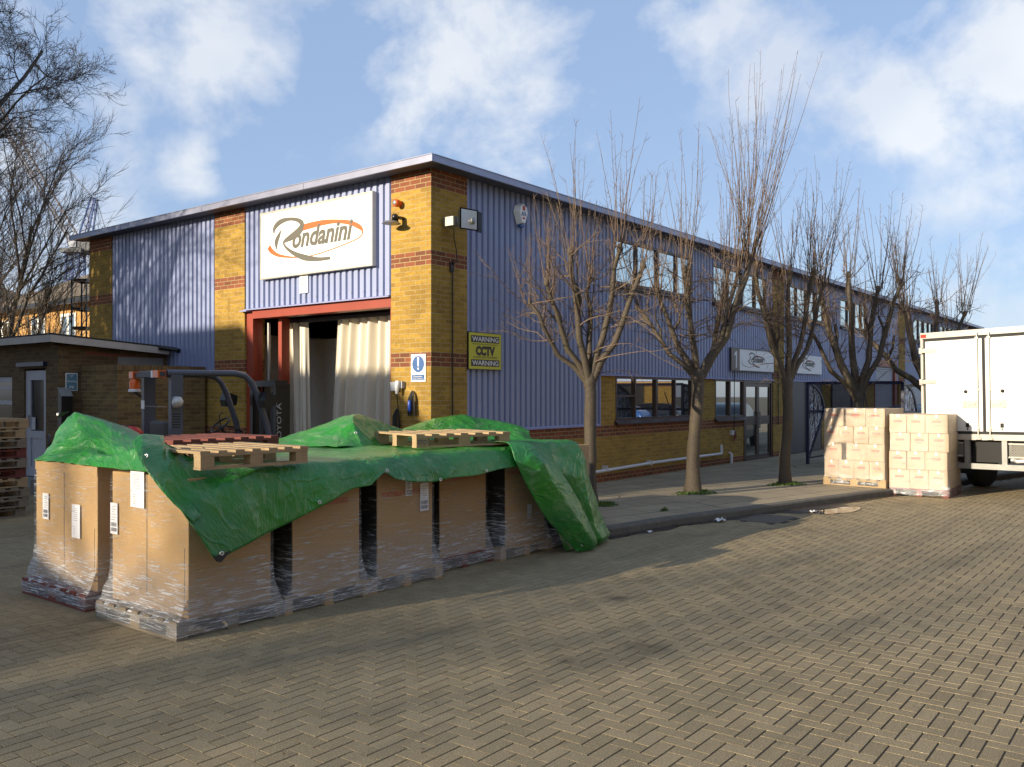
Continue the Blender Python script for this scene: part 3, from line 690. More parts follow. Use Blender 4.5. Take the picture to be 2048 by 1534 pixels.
# cable slung across the face and drips
p = MB(); p.tube([(14.2, -.03, 5.1), (14.22, -.03, 1.0)], .012, 5); obj('conduit', p, 'black', WH)
p = MB(); p.tube([(.47, -.025, 3.86), (.47, -.025, 2.0), (.47, -.03, .1)], .012, 6); p.box((.42, -.03, 3.8), (.50, -.005, 3.95)); obj('conduit', p, 'black', WH)
p = MB(); p.tube([(11.2, -.04, 2.5), (11.2, -.04, 1.28), (11.21, -.03, .85)], .011, 5)
obj('conduit', p, 'black', WH)
# loading entrance
p = MB(); p.box((.04, .88, 3.27), (.26, 4.74, 3.42)); p.box((.04, 4.55, 0), (.26, 4.74, 3.27)); p.box((.04, .88, 0), (.26, .925, 3.27)); p.box((.27, 4.0, 0), (.45, 4.1, 3.27))
obj('entrance_frame', p, 'redsteel', WH)
p = MB(); p.tube([(.30, 4.42, 0), (.30, 4.42, 3.2)], .03, 8); obj('guide_rail', p, 'galv', WH)
p = MB(); p.box((3.6, .32, .03), (3.7, 5.4, 3.05)); p.box((.9, 5.4, .03), (3.7, 5.5, 3.05)); p.box((2.4, 3.35, .03), (3.6, 3.45, 2.5)); p.box((2.4, 3.45, .03), (2.5, 4.3, 2.5)); obj('partition', p, 'cream', WH)
p = MB(); p.box((1.5, 3.95, .03), (1.58, 4.72, 2.95)); p.box((1.5, 4.72, 2.0), (1.58, 5.35, 2.95)); obj('partition', p, 'cream', WH)
p = MB(); p.box((1.53, 4.73, .03), (1.57, 5.35, 1.99)); obj('inner_door', p, 'wood', WH)
p = MB(); p.box((3.55, 2.75, .03), (3.598, 3.5, 2.05)); obj('inner_door', p, 'wood', WH)
p = MB()
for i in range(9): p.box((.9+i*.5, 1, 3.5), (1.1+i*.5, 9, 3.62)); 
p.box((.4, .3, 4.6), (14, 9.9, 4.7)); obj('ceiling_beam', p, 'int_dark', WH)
def curtain(v0, v1, z0, z1, flare, seed, mtop=0):
    random.seed(seed); c = MB(); P = []; n = 90
    for zi in range(12):
        t = zi/11; z = z1+(z0-z1)*t; row = []
        for i in range(n+1):
            s = i/n; v = v0+(v1-v0)*s+flare*t*(s-.0)*1.0
            w_ = sin(s*2*pi*5.5*(v1-v0)/1.3+seed)+.4*sin(s*31+seed*2)
            row.append((.62+(.05+.05*t)*w_+.03*t, v+.03*sin(s*60)*t, z))
        P.append(row)
    c.grid(P); return obj('strip_curtain', c, 'curtain', WH)
curtain(.98, 2.86, .05, 3.2, .30, 3); curtain(3.72, 4.42, .05, 3.2, -.25, 8)
p = MB(); p.box((.55, .95, 3.2), (.72, 4.45, 3.26)); obj('curtain_rail', p, 'darksteel', WH)

# ================================================================ SIGNS AND WALL FITTINGS
def sign_root(name, label, cat, wall, a, z, group=None):
    return thing(name, label, cat, (a, -.0, z) if wall == 'R' else (0, a, z), 0 if wall == 'R' else -pi/2, group)
def logo(parent, k=1.0, dx=0, dz=0, y=-.002, org='orangetext', gry='greytext'):
    b = MB(); pts = lambda L: [(dx+x*k, dz+z*k, w_) for x, z, w_ in L]
    ribbon(b, pts([(-.57, .81, 2), (-.65, .7, 18), (-.72, .59, 24), (-.71, .45, 4)]), .0044*k, y)
    ribbon(b, pts([(-.79, .74, 4), (-.77, .85, 20), (-.61, .94, 22), (-.36, .96, 14), (-.14, .92, 16), (-.01, .84, 24), (-.07, .73, 32), (-.29, .64, 28), (-.47, .59, 16), (-.51, .54, 10), (-.42, .45, 12), (-.22, .34, 18), (.07, .24, 24), (.42, .18, 16), (.74, .17, 12)]), .0044*k, y-.0015)
    text_mb('ondanini', dx-.27*k, dz+.425*k, 1.57*k, .36*k, t=.003, shear=.28, bold=.03, mb=b, depth_y=-y)
    obj('lettering', b, gry, parent, fix=False)
    b = MB(); ribbon(b, pts([(-.06, .76, 26), (.21, .78, 26), (.56, .79, 22), (.89, .77, 16), (1.22, .71, 18), (1.44, .62, 20), (1.53, .54, 10), (1.48, .45, 6), (1.25, .39, 5), (.89, .33, 5), (.52, .28, 5), (.16, .25, 5)]), .0042*k, y+.0006)
    ribbon(b, pts([(-.94, .53, 24), (-.85, .44, 22), (-.66, .35, 14), (-.36, .29, 8), (0, .25, 4)]), .0042*k, y+.0006)
    obj('orbit_stroke', b, org, parent, fix=False)
s = thing('company_sign', 'large white Rondanini board above the loading entrance', 'sign', (0, 3.0, 4.0), -pi/2)
b = MB(); b.box((-1.16, -.06, -.02), (1.74, .02, 1.13)); obj('board', b, 'white', s)
b = MB()
for x0, x1, z0, z1 in ((-1.19, 1.77, 1.13, 1.16), (-1.19, 1.77, -.05, -.02), (-1.19, -1.16, -.02, 1.13), (1.74, 1.77, -.02, 1.13)): b.box((x0, -.07, z0), (x1, .02, z1))
obj('edge_trim', b, 'alu', s); logo(s, y=-.062)
s = thing('unit_sign', 'white Rondanini board with brown number 1 panel left of the second brick pier', 'sign', (11.03, 0, 2.48), 0)
b = MB(); b.box((.52, -.035, 0), (2.83, .0, .55)); obj('board', b, 'white', s)
b = MB(); b.box((0, -.036, 0), (.52, .0, .55)); obj('number_panel', b, 'brown', s); b = MB(); b.prism([(.26, .06), (.33, .06), (.33, .49), (.29, .49), (.18, .42), (.18, .36), (.26, .385)], -.042, -.0365); obj('number', b, 'signwhite', s)
b = MB(); b.box((-.02, -.045, .55), (2.85, .0, .57)); b.box((-.02, -.045, -.02), (2.85, 0, 0)); obj('edge_trim', b, 'black', s)
logo(s, .46, 1.5, .03, -.037, 'maroon', 'greytext')
s = thing('unit_sign', 'smaller white Rondanini board right of the second brick pier, behind a tree', 'sign', (15.69, 0, 2.48), 0)
b = MB(); b.box((0, -.035, 0), (2.15, .0, .55)); obj('board', b, 'white', s); logo(s, .46, .85, .03, -.037, 'maroon', 'greytext')
s = thing('warning_sign', 'yellow and black CCTV warning sign on the lilac cladding beside the corner pier', 'sign', (.86, -.012, 2.28), 0)
b = MB(); b.box((0, -.02, 0), (.83, .03, .59)); obj('board', b, 'yellowsign', s)
b = MB(); b.box((-.012, -.016, -.012), (.842, .028, .602)); obj('edge_trim', b, 'black', s)
b = MB(); b.box((.05, -.022, .045), (.78, -.0205, .155)); b.box((.05, -.022, .435), (.78, -.0205, .545)); obj('black_band', b, 'signblack', s, fix=False)
b = MB(); text_mb('WARNING', .075, .06, .68, .08, depth_y=.0225, bold=.02, mb=b); text_mb('WARNING', .075, .45, .68, .08, depth_y=.0225, bold=.02, mb=b); obj('lettering', b, 'signwhite', s, fix=False)
b = MB(); text_mb('CCTV', .165, .218, .50, .160, depth_y=.0208, bold=.075, mb=b); text_mb('These Premises are protected by', .07, .39, .68, .03, depth_y=.0208, mb=b, bold=.01); text_mb('24 HOUR VIDEO RECORDING', .1, .18, .62, .028, depth_y=.0208, mb=b, bold=.012); obj('lettering', b, 'signblack', s, fix=False)
s = thing('safety_sign', 'small white and blue exclamation mark sign on the sunlit corner pier', 'sign', (0, .41, 2.06), -pi/2)
b = MB(); b.box((0, -.018, 0), (.31, .0, .43)); obj('board', b, 'white', s)
b = MB(); b.add([(.155+.128*cos(2*pi*i/32), -.0195, .275+.128*sin(2*pi*i/32)) for i in range(32)], [tuple(range(32))]); b.box((.02, -.0195, .02), (.29, -.018, .11)); obj('blue_field', b, 'signblue', s, fix=False)
b = MB(); b.add([(.135, -.0205, .385), (.175, -.0205, .385), (.168, -.0205, .24), (.142, -.0205, .24)], [(0, 1, 2, 3)]); b.add([(.155+.017*cos(2*pi*i/14), -.0205, .205+.017*sin(2*pi*i/14)) for i in range(14)], [tuple(range(14))])
text_mb('Customer', .05, .07, .2, .027, depth_y=.0195, mb=b, bold=.01); text_mb('check all deliveries', .04, .035, .23, .022, depth_y=.0195, mb=b, bold=.01); obj('lettering', b, 'signwhite', s, fix=False)
s = thing('safety_sign', 'small faded white warning triangle notice under the large company board', 'sign', (0, 3.05, 3.64), -pi/2)
b = MB(); b.box((-.1, -.0, 0), (.12, .02, .33)); obj('board', b, 'white', s); b = MB(); ribbon(b, [(-.06, .15, 2), (.01, .28, 2), (.08, .15, 2), (-.06, .15, 2)], .006, -.002, sub=2); text_mb('!', .0, .17, .02, .06, depth_y=.0, mb=b); text_mb('danger', -.07, .05, .15, .03, depth_y=0, mb=b); obj('lettering', b, 'greytext', s, fix=False)
s = thing('alarm_box', 'white shield shaped alarm box high on the lilac cladding', 'alarm', (2.24, -.01, 4.86), 0)
b = MB(); P = [(-.16, .16), (-.12, .27), (0, .33), (.12, .27), (.16, .16), (.06, -.05), (-.06, -.05)]; n = len(P); b.add([(x, .02, z) for x, z in P]+[(x*.7, -.09, z*.85+.02) for x, z in P], [tuple(range(n)), tuple(range(n, 2*n))]+[(i, (i+1) % n, n+(i+1) % n, n+i) for i in range(n)]); obj('housing', b, 'white', s)
b = MB(); b.prism([(-.055, -.055), (.055, -.055), (.045, -.095), (-.045, -.095)], -.06, .01); obj('base_cap', b, 'signblue', s)
b = MB(); b.box((-.035, -.093, .19), (.035, -.091, .27)); b.box((-.035, -.093, .04), (.035, -.091, .07)); obj('badge', b, 'redink', s, fix=False)
b = text_mb('AFA', -.075, .09, .15, .08, depth_y=.091, bold=.03); obj('lettering', b, 'signblue', s, fix=False)
s = thing('floodlight', 'large square floodlight on the shaded face of the corner pier', 'floodlight', (.32, -.02, 4.55), 0)
b = MB(); b.cbox((-.02, -.12, .0), (.12, .2, .14)); b.beam((0, -.1, 0), (.10, -.28, .02), .09, .09); obj('bracket', b, 'galv', s)
rot = Matrix.Rotation(radians(8), 3, 'Z') @ Matrix.Rotation(radians(-10), 3, 'X')
b = MB(); vs = []
for y, h in ((-.34, .12), (-.46, .165)):
    for a, c_ in ((-1, -1), (1, -1), (1, 1), (-1, 1)): vs.append(Vector((.17, 0, .02))+Matrix.Rotation(radians(-12), 3, 'Z') @ Vector((a*h*1.05, y+.05, c_*h)))
b.add(vs, [(0, 1, 2, 3), (0, 4, 5, 1), (1, 5, 6, 2), (2, 6, 7, 3), (3, 7, 4, 0)]); obj('housing', b, 'black', s)
def fl(pts): return [Vector((.17, 0, .02))+Matrix.Rotation(radians(-12), 3, 'Z') @ Vector((x, y+.05, z)) for x, y, z in pts]
b = MB(); b.add(fl([(-.15, -.463, -.145), (.15, -.463, -.145), (.15, -.463, .145), (-.15, -.463, .145)]), [(0, 1, 2, 3)]); obj('lens', b, 'glow', s, fix=False)
b = MB(); b.lathe([(.01, 0), (.05, .005), (.05, .02), (.02, .03)], fl([(.06, -.5, -.02)])[0], 'y'); obj('bulb', b, 'galv', s)
b = MB(); vv = fl([(.172, -.42, -.17), (.30, -.40, -.17), (.30, -.40, .15), (.172, -.42, .17), (.172, -.41, -.17), (.30, -.39, -.17), (.30, -.39, .15), (.172, -.41, .17)]); b.add(vv, [(0, 1, 2, 3), (7, 6, 5, 4), (0, 4, 5, 1), (1, 5, 6, 2), (2, 6, 7, 3), (3, 7, 4, 0)]); obj('shade_flap', b, 'black', s)
b = MB(); b.tube([(.05, -.12, -.1), (.1, -.08, -.25), (.2, -.04, -.4), (.22, -.03, -.58), (.15, -.02, -.64), (.14, -.02, -.55)], .008, 5); obj('cable', b, 'black', s)
s = thing('sounder', 'orange cylindrical sounder high on the sunlit corner pier', 'alarm sounder', (0, .66, 4.88), -pi/2)
b = MB(); b.lathe([(.05, 0), (.052, -.05), (.06, -.06), (.06, -.12), (.045, -.13)], (0, 0, 0), 'y'); obj('housing', b, 'orangetext', s); b = MB(); b.lathe([(.04, -.131), (.038, -.14), (.01, -.142)], (0, 0, 0), 'y'); obj('grille', b, 'galv', s)
s = thing('dome_camera', 'small dark dome camera on a plate below the orange sounder', 'camera', (0, .60, 4.58), -pi/2)
b = MB(); b.box((-.03, -.12, .04), (.03, 0, .08)); b.lathe([(.04, .04), (.055, .0), (.05, .09), (.03, .11)], (-.02, -.16, 0)); obj('bracket', b, 'black', s); b = MB(); b.lathe([(.15, .0), (.10, .035), (.03, .05)], (-.06, -.2, -.04)); obj('visor', b, 'galv', s)
s = thing('socket_box', 'pair of grey outdoor socket boxes with plug on the corner pier', 'socket', (0, .72, 1.98), -pi/2)
b = MB(); b.box((-.08, -.09, -.06), (.04, 0, .08)); obj('housing', b, 'shutter', s); b = MB(); b.tube([(.09, -.08, .09), (.09, -.1, 0), (.08, -.1, -.11)], [.045, .04, .022], 10); obj('plug', b, 'pvc', s); b = MB(); b.box((.06, -.07, -.02), (.16, 0, .09)); obj('housing', b, 'shutter', s)
b = MB(); b.tube([(.08, -.1, -.1), (.08, -.06, -.4), (.1, -.03, -.9)], .008, 5); obj('cable', b, 'black', s)
def coil(v, z, label, blue):
    s = thing('cable_coil', label, 'cable', (0, v, z), -pi/2, 'coiled cables hung on the corner pier')
    b = MB(); random.seed(int(z*100))
    for i in range(6):
        w_ = .02+.008*i; L = .35+.03*random.random(); b.tube([(-w_*1.2, -.03-.006*i, -L), (-w_, -.035-.006*i, -.1), (-w_*.6, -.04, -.02), (0, -.045, .012), (w_*.6, -.04, -.02), (w_, -.035-.006*i, -.1), (w_*1.3, -.03-.006*i, -L)], .009, 6)
    obj('loop', b, 'rubber', s)
    b = MB(); b.tube([(0, 0, .01), (0, -.07, .02)], .008, 6); obj('hook', b, 'galv', s)
    if blue: b = MB(); b.lathe([(.022, -.30), (.03, -.28), (.03, -.16), (.018, -.13)], (-.02, -.08, 0)); obj('connector', b, 'bluepl', s)
coil(.70, 1.62, 'looped black cable hung at the left edge of the corner pier', False); coil(.36, 1.9, 'black cable loop with a blue connector under the blue safety sign', True)
s = thing('drain_pipe', 'long white plastic pipe running along the low brick wall behind the trees', 'pipe', (0, 0, 0), 0)
b = MB(); b.tube([(3.6, -.06, .33), (7, -.06, .39), (10.35, -.06, .40), (10.4, -.06, .42), (10.4, -.05, .62)], .034, 10); obj('pipe_run', b, 'pvc', s)
b = MB(); [b.box((x-.015, -.1, .34), (x+.015, .03, .45)) for x in (5, 6.8, 8.9)]; obj('clip', b, 'pvc', s)
s = thing('drain_pipe', 'short white vertical waste pipe by the foot of the low brick wall', 'pipe', (11.0, -.05, .12), 0)
b = MB(); b.tube([(0, .06, .26), (0, 0, .24), (0, 0, 0)], .035, 10); obj('pipe_run', b, 'pvc', s)
s = thing('socket_box', 'weathered outlet with hanging wires on the low wall left of the glass doors', 'socket', (11.2, .03, .85), 0)
b = MB(); b.box((-.12, -.07, -.02), (.0, 0, .1)); obj('housing', b, 'pvc', s); b = MB(); [b.tube([(-.02, -.05, .15), (.05+.03*i, -.06, 0), (.02+.05*i, -.05, -.2+.04*i)], .012, 5) for i in range(4)]; obj('cable', b, 'maroon', s)

# ================================================================ PALLETS AND WRAPPED BOXES
def make_pallet(m, label, group, loc, rotz=0):
    "1.2 (x) by 1.0 (y)"
    t = thing('pallet', label, 'pallet', loc, rotz, group); random.seed(hash(m) % 7)
    b = MB()
    for i in range(7):
        w_ = .098; x = -.6+i*(1.2-w_)/6; b.box((x, -.5+random.uniform(-.006, .006), .122), (x+w_+random.uniform(-.01, .01), .5, .1435))
    for y in (-.5, -.05, .4): b.box((-.6, y, .1), (.6, y+.1, .1215))
    obj('deck', b, m, t)
    for x in (-.6, -.0725, .455):
        for y in (-.5, -.05, .4):
            b = MB(); b.box((x+.002, y+.002, .021), (x+.143, y+.098, .0995)); obj('block', b, m, t)
    for y in (-.5, -.05, .4):
        b = MB(); b.box((-.6, y, 0), (.6, y+.1, .0205)); obj('base_board', b, m, t)
    return t
PAL = {}
def pallet(m, label, group, loc, rotz=0, tilt=None):
    if m not in PAL: PAL[m] = make_pallet(m, label, group, loc, rotz); PAL[m].rotation_euler = (tilt[0] if tilt else 0, tilt[1] if tilt else 0, rotz); return PAL[m]
    return dup(PAL[m], loc, rotz, label, 'pallet', group, tilt)
def big_box(w, d, h, label, loc, rotz, group, flaps=True):
    "w along u, d along v; root at the middle of the pallet deck"
    t = thing('cardboard_box', label, 'box', loc, rotz, group)
    b = MB(); b.box((-w/2, -d/2, 0), (w/2, d/2, h)); o = obj('carton_body', b, 'card', t)
    o.data.materials[0] = M['card']
    md = o.modifiers.new('b', 'BEVEL'); md.width = .006; md.segments = 2
    b = MB()
    b.box((-w/2-.0025, .02, .10), (-w/2-.0005, .026, h)); b.box((-w/2-.0025, -d/2+.05, .1), (-w/2-.0005, -d/2+.053, h*.5)); obj('seam', b, 'ink', t, fix=False)
    return t
def add_wrap(t, w, d, h, pw=1.0, pd=1.2, top=None, seed=0):
    "stretch film: tight on the box, flared out over the pallet deck and drawn in under it"
    random.seed(seed); top = top or h; rows = []; z0 = -.144
    prof = [(top+.005, w/2+.008, d/2+.008), (top*.8, w/2+.012, d/2+.012), (top*.5, w/2+.012, d/2+.012), (.30, w/2+.012, d/2+.012), (.17, w/2+.024, d/2+.02), (.09, w/2+.06, d/2+.03), (.02, (w/2+pw/2)/2+.02, pd/2-.0), (-.03, pw/2+.006, pd/2+.010), (-.07, pw/2+.006, pd/2+.010), (-.125, pw/2+.002, pd/2+.004)]
    N = 22
    for zi, (z, a, b_) in enumerate(prof):
        row = []
        for side in range(4):
            for i in range(N):
                s = i/N*2-1
                x, y = {0: (s*a, -b_), 1: (a, s*b_), 2: (-s*a, b_), 3: (-a, -s*b_)}[side]
                sag = (1-abs(s)**3)*((0, 0, 0, .002, .006, .018, .02, .005, .005, .01)[zi])
                nx, ny = {0: (0, -1), 1: (1, 0), 2: (0, 1), 3: (-1, 0)}[side]
                nz = abs(mn.noise((x*4+seed*3.1, y*4, z*14)))*.010
                x -= nx*(sag-nz); y -= ny*(sag-nz)
                row.append((x, y, z+mn.noise((x*3, y*3+seed, z*9))*(.025 if 0 < zi < 9 else .012)))
        row.append(row[0]); rows.append(row)
    b = MB(); b.grid(rows); return obj('stretch_wrap', b, 'wrap', t)
def box_label(t, face, a, z, w, h, kind, w_, d_):
    "paper label on face 'L' (-u side) or 'F' (-v side), a measured along the face"
    m = Matrix.Rotation(-pi/2, 3, 'Z') if face == 'L' else Matrix.Identity(3)
    off = Vector((-w_/2-.012, 0, 0)) if face == 'L' else Vector((0, -d_/2-.012, 0))
    r = bpy.data.objects.new('tmp', None)
    def place(mb): mb.v = [tuple(m @ Vector(p)+off) for p in mb.v]; return mb
    b = MB(); b.box((a-w/2, -.002, z), (a+w/2, 0, z+h)); lo = obj('paper_label', place(b), 'label', t)
    b = MB(); y = -.003
    if kind == 'bar':
        x = a-w*.38
        random.seed(int(z*1000+a*100))
        for zz, hh in ((z+h*.08, h*.12), (z+h*.24, h*.13)):
            x = a-w*.38
            while x < a+w*.38: ww = random.choice((.003, .005, .008)); b.add([(x, y, zz), (x+ww, y, zz), (x+ww, y, zz+hh), (x, y, zz+hh)], [(0, 1, 2, 3)]); x += ww+random.choice((.003, .005))
        for k in range(6):
            zz = z+h*(.45+.085*k); x0 = a-w*(.36-.1*(k % 2)); b.add([(x0, y, zz), (a+w*.3*(1 if k % 3 else .4), y, zz), (a+w*.3*(1 if k % 3 else .4), y, zz+.0035), (x0, y, zz+.0035)], [(0, 1, 2, 3)])
    else:
        for k in range(14):
            if k in (5, 6): continue
            zz = z+h*(.1+.06*k); x0 = a-w*.3; x1 = x0+w*(.2 if k < 5 else .5); b.add([(x0, y, zz), (x1, y, zz), (x1, y, zz+.003), (x0, y, zz+.003)], [(0, 1, 2, 3)])
    obj('print', place(b), 'ink', lo, fix=False); bpy.data.objects.remove(r)
FR, BR = -2.62, -1.17   # row centres in v
specs = []
fcol = [('wood_grey', 'pale wooden'), ('wood', 'pale wooden'), ('wood', 'pale wooden'), ('wood_red', 'dark red'), ('wood', 'pale wooden'), ('wood_red', 'red')]
ordn = ['first', 'second', 'third', 'fourth', 'fifth', 'sixth']
GB = 'tall boxes wrapped in film under the green tarpaulin'; GP = 'pallets under the wrapped tall boxes'
for i in range(6):
    uc = -5.745+i*.985+(0.06 if i > 2 else 0); w, d, h = .76, 1.14, 1.075
    vc = FR + (-.0 if i < 3 else (.06 if i > 3 else .16))
    pallet(fcol[i][0], f'{fcol[i][1]} pallet under the {ordn[i]} film wrapped box from the left in the front row', GP, (uc, vc, 0), pi/2)
    t = big_box(w, d, h, f'{ordn[i]} tall brown box from the left in the front row under the green tarpaulin', (uc-.0, vc, .144), 0, GB)
    add_wrap(t, w, d, h, top=h-.015 if i else h-.02, seed=i+1)
    if i == 0:
        box_label(t, 'L', -.15, .80, .21, .30, 'text', w, d)
        for c in list(t.children):
            pass
        box_label(t, 'L', -.52, .55, .115, .26, 'bar', w, d)
    else:
        b = text_mb('PORTABLE FURNITURE', -.32, .74 if i < 3 else .80, .56, .05, depth_y=d/2+.002, bold=.012); obj('print', b, 'redink', t, fix=False)
    if i: q_ = MB(); q_.box((-w/2-.009, -d/2+.004, .0), (-w/2-.003, d/2, h)); obj('gap_shade_panel', q_, 'gapblack', t, label='black panel standing in for the deep shade between boxes')  # added black panel paints the deep shade of the gap beside the box
    if i == 2: box_label(t, 'F', .03, .73, .09, .15, 'bar', w, d); box_label(t, 'F', .25, .56, .12, .28, 'bar', w, d)
    if i == 4: box_label(t, 'F', .06, .27, .08, .17, 'bar', w, d); box_label(t, 'F', .24, .62, .12, .24, 'text', w, d)
for i in range(6):
    uc = -5.72+i*.985; w, d, h = .76, 1.16, 1.10
    pallet('wood_red' if i % 2 == 0 else 'wood_grey', f'{"dark red" if i % 2 == 0 else "grey"} pallet under the {ordn[i]} box from the left in the back row', GP, (uc, BR, 0), pi/2)
    t = big_box(w, d, h, f'{ordn[i]} tall brown box from the left in the back row behind the front boxes', (uc, BR, .144), 0, GB)
    if i == 0:
        add_wrap(t, w, d, h, seed=21)
        q_ = MB(); q_.box((-w/2-.006, -d/2-.006, h-.085), (w/2+.006, d/2+.006, h+.004)); obj('lid_tray', q_, 'card', t)
        box_label(t, 'L', -.36, .56, .115, .24, 'bar', w, d); box_label(t, 'L', .22, .44, .15, .30, 'text', w, d)
    elif i == 5: add_wrap(t, w, d, h, seed=22)
# crumpled film tails on the first box
b = MB(); random.seed(9)
for c0, n_, hh in (((-6.10, -2.25, 1.245), 26, .10), ((-6.10, -2.62, 1.245), 12, .07)):
    for i in range(n_):
        p = Vector(c0)+Vector((random.uniform(-.02, .04), random.uniform(-.15, .15), 0)); q = p+Vector((random.uniform(-.03, .05), random.uniform(-.06, .06), random.uniform(.02, hh)*(1-abs(p.y-c0[1])*4)))
        r_ = q+Vector((random.uniform(-.05, .05), random.uniform(-.06, .06), random.uniform(-.03, .03))); b.add([p, q, r_], [(0, 1, 2)])
obj('film_scraps', b, 'wrap2', label='crumpled clear film bunched on the top edge of the first front box', cat='plastic film')
# loose pallets on the tarpaulin and by the shed
GL = 'loose pallets lying on the tarpaulin'
pallet('wood_red', 'dark red pallet lying on the green tarpaulin beside the forklift', GL, (-4.92, -1.43, 1.305), 0.03)
pallet('wood', 'pale pallet with sunlit deck on the tarpaulin above the second box', GL, (-5.575, -2.82, 1.287), -.04).scale = (.83, 1, 1)
p0 = pallet('wood', 'pale stamped pallet on the tarpaulin in front of the corner pier', GL, (-2.50, -2.50, 1.30), -.30)
b = MB()
s2 = MB(); text_mb('STO', -.585, .035, .11, .05, depth_y=.5, mb=s2, bold=.02)
obj('stamp', s2, 'ink', p0, fix=False)
GS = 'pallets stacked beside the shed door'
sm = ['wood_red', 'wood_grey', 'wood_grey', 'wood', 'wood_red', 'wood_grey', 'wood_red', 'wood_grey', 'wood_grey', 'wood']
sm = ['wood_grey', 'wood_grey', 'wood_grey', 'wood', 'wood_red', 'wood_grey', 'wood_red', 'wood_grey', 'wood', 'wood']
random.seed(8); nm = {'wood': 'pale', 'wood_grey': 'weathered grey', 'wood_red': 'dark red'}
od = ['bottom', 'second', 'third', 'fourth', 'fifth', 'sixth', 'seventh', 'eighth', 'ninth', 'topmost']
for i, m_ in enumerate(sm):
    pallet(m_, f'{nm[m_]} pallet, {od[i]}{"" if i in (0, 9) else " from the ground"} in the stack by the shed door', GS, (-4.42+random.uniform(-.03, .03), 5.36+random.uniform(-.03, .03), i*.150), random.uniform(-.03, .03))

# small carton loads
def carton_load(name_where, origin, rotz, layers, W_, D_, palm, grp, hl, zb, film):
    """cartons in a local frame: x right along the face, y back; origin at front-left on the ground"""
    R_ = Matrix.Rotation(rotz, 3, 'Z'); O = Vector(origin)
    def wp(x, y, z): return O+R_ @ Vector((x, y, z))
    pallet(palm, f'{nm[palm]} pallet under the carton stack {name_where}', grp+' base', wp(W_/2, D_/2, zb), rotz if W_ > D_ else rotz+pi/2)
    z = zb+.146; protos = {}
    for li, (xs, hh) in enumerate(layers):
        off = random.uniform(-.012, .012)
        for ci in range(len(xs)-1):
            a, b_ = xs[ci]*W_, xs[ci+1]*W_-.006
            if (b_-a) < .09: continue
            nd = 3
            for di in range(nd):
                inner = 0 < di < nd-1 and 0 < ci < len(xs)-2 and li < len(layers)-1
                if inner: continue
                dd = D_/nd; w_, d_ = b_-a, dd-.006
                lab = f'{["front","inner","rear"][di]} carton, {["first","second","third","fourth"][min(ci,3)]} from the left, {["bottom","lower middle","upper middle","top"][li]} layer of the {hl} load'
                t = thing('carton', lab, 'carton', wp(a+w_/2+off, di*dd+d_/2+random.uniform(-.006, .004), z), rotz+random.uniform(-.008, .008), grp)
                key = (round(w_, 3), hh)
                if key not in protos:
                    m_ = MB(); m_.box((-w_/2, -d_/2, 0), (w_/2, d_/2, hh-.004)); body = obj('carton_body', m_, 'carton', t)
                    md = body.modifiers.new('b', 'BEVEL'); md.width = .004; md.segments = 1
                    m_ = MB(); zz = hh*.56; tw = min(.15, w_*.5)
                    m_.box((-tw/2, -d_/2-.0022, zz), (tw/2, -d_/2-.0008, zz+.036)); 
                    pr = obj('red_print', m_, 'redink', t, fix=False)
                    m_ = text_mb('FRAGILE', -tw*.4, zz+.008, tw*.8, .02, depth_y=d_/2+.0025, bold=.01); tx = obj('lettering', m_, 'carton', t, fix=False)
                    m_ = MB(); m_.box((-.018, -d_/2-.0022, hh*.82), (.018, -d_/2-.0008, hh*.985)); tb = obj('tab', m_, 'label', t, fix=False)
                    protos[key] = (body, pr, tx, tb)
                else:
                    for ch in protos[key]:
                        if ch.name.startswith('tab') and li % 2 == 0 and hl: pass
                        c = ch.copy(); COL.objects.link(c); c.parent = t
        z += hh
    # film shell
    f = MB(); rows = []; N = 20; Ht = z
    for zi, zz in enumerate([Ht+.002, Ht-.15, Ht-.4, Ht-.65, Ht-.9, zb+.25, zb+.14, zb+.03]):
        row = []
        for side in range(4):
            for i in range(N):
                s_ = i/N; e = .012 if zi < 6 else .022
                x, y = {0: (s_*W_, -e), 1: (W_+e, s_*D_), 2: ((1-s_)*W_, D_+e), 3: (-e, (1-s_)*D_)}[side]
                q = mn.noise((x*6, y*6, zz*9))*.012; x += q; y += mn.noise((x*5, y*5+7, zz*8))*.012
                row.append(wp(x, y, zz+mn.noise((x*4, y*4, zz*4))*.02*(zi > 0)))
        row.append(row[0]); rows.append(row)
    f.grid(rows); obj('stretch_film', f, film, label=f'glossy clear stretch film around the cartons {name_where}', cat='plastic film', group='film around the carton loads')
random.seed(12)
# direction of the faces: right along -v
carton_load('standing on the pavement by the kerb', (7.30, -3.60, 0), -pi/2-.10, [([0, .245, .5, .745, 1], .34), ([0, .30, .37, .70, 1], .325), ([0, .245, .5, .745, 1], .325), ([0, .33, .36, .69, 1], .34)], 1.16, .95, 'wood', 'cartons on the pavement pallet', 'pavement', .122, 'wrap2')
carton_load('beside the rear of the white truck', (7.24, -4.82, 0), -pi/2+.02, [([0, .36, .68, 1], .345), ([0, .31, .62, 1], .335), ([0, .35, .66, 1], .335), ([0, .30, .62, 1], .34)], .99, 1.22, 'wood_red', 'cartons on the truck side pallet', 'truck side', .0, 'wrap2')
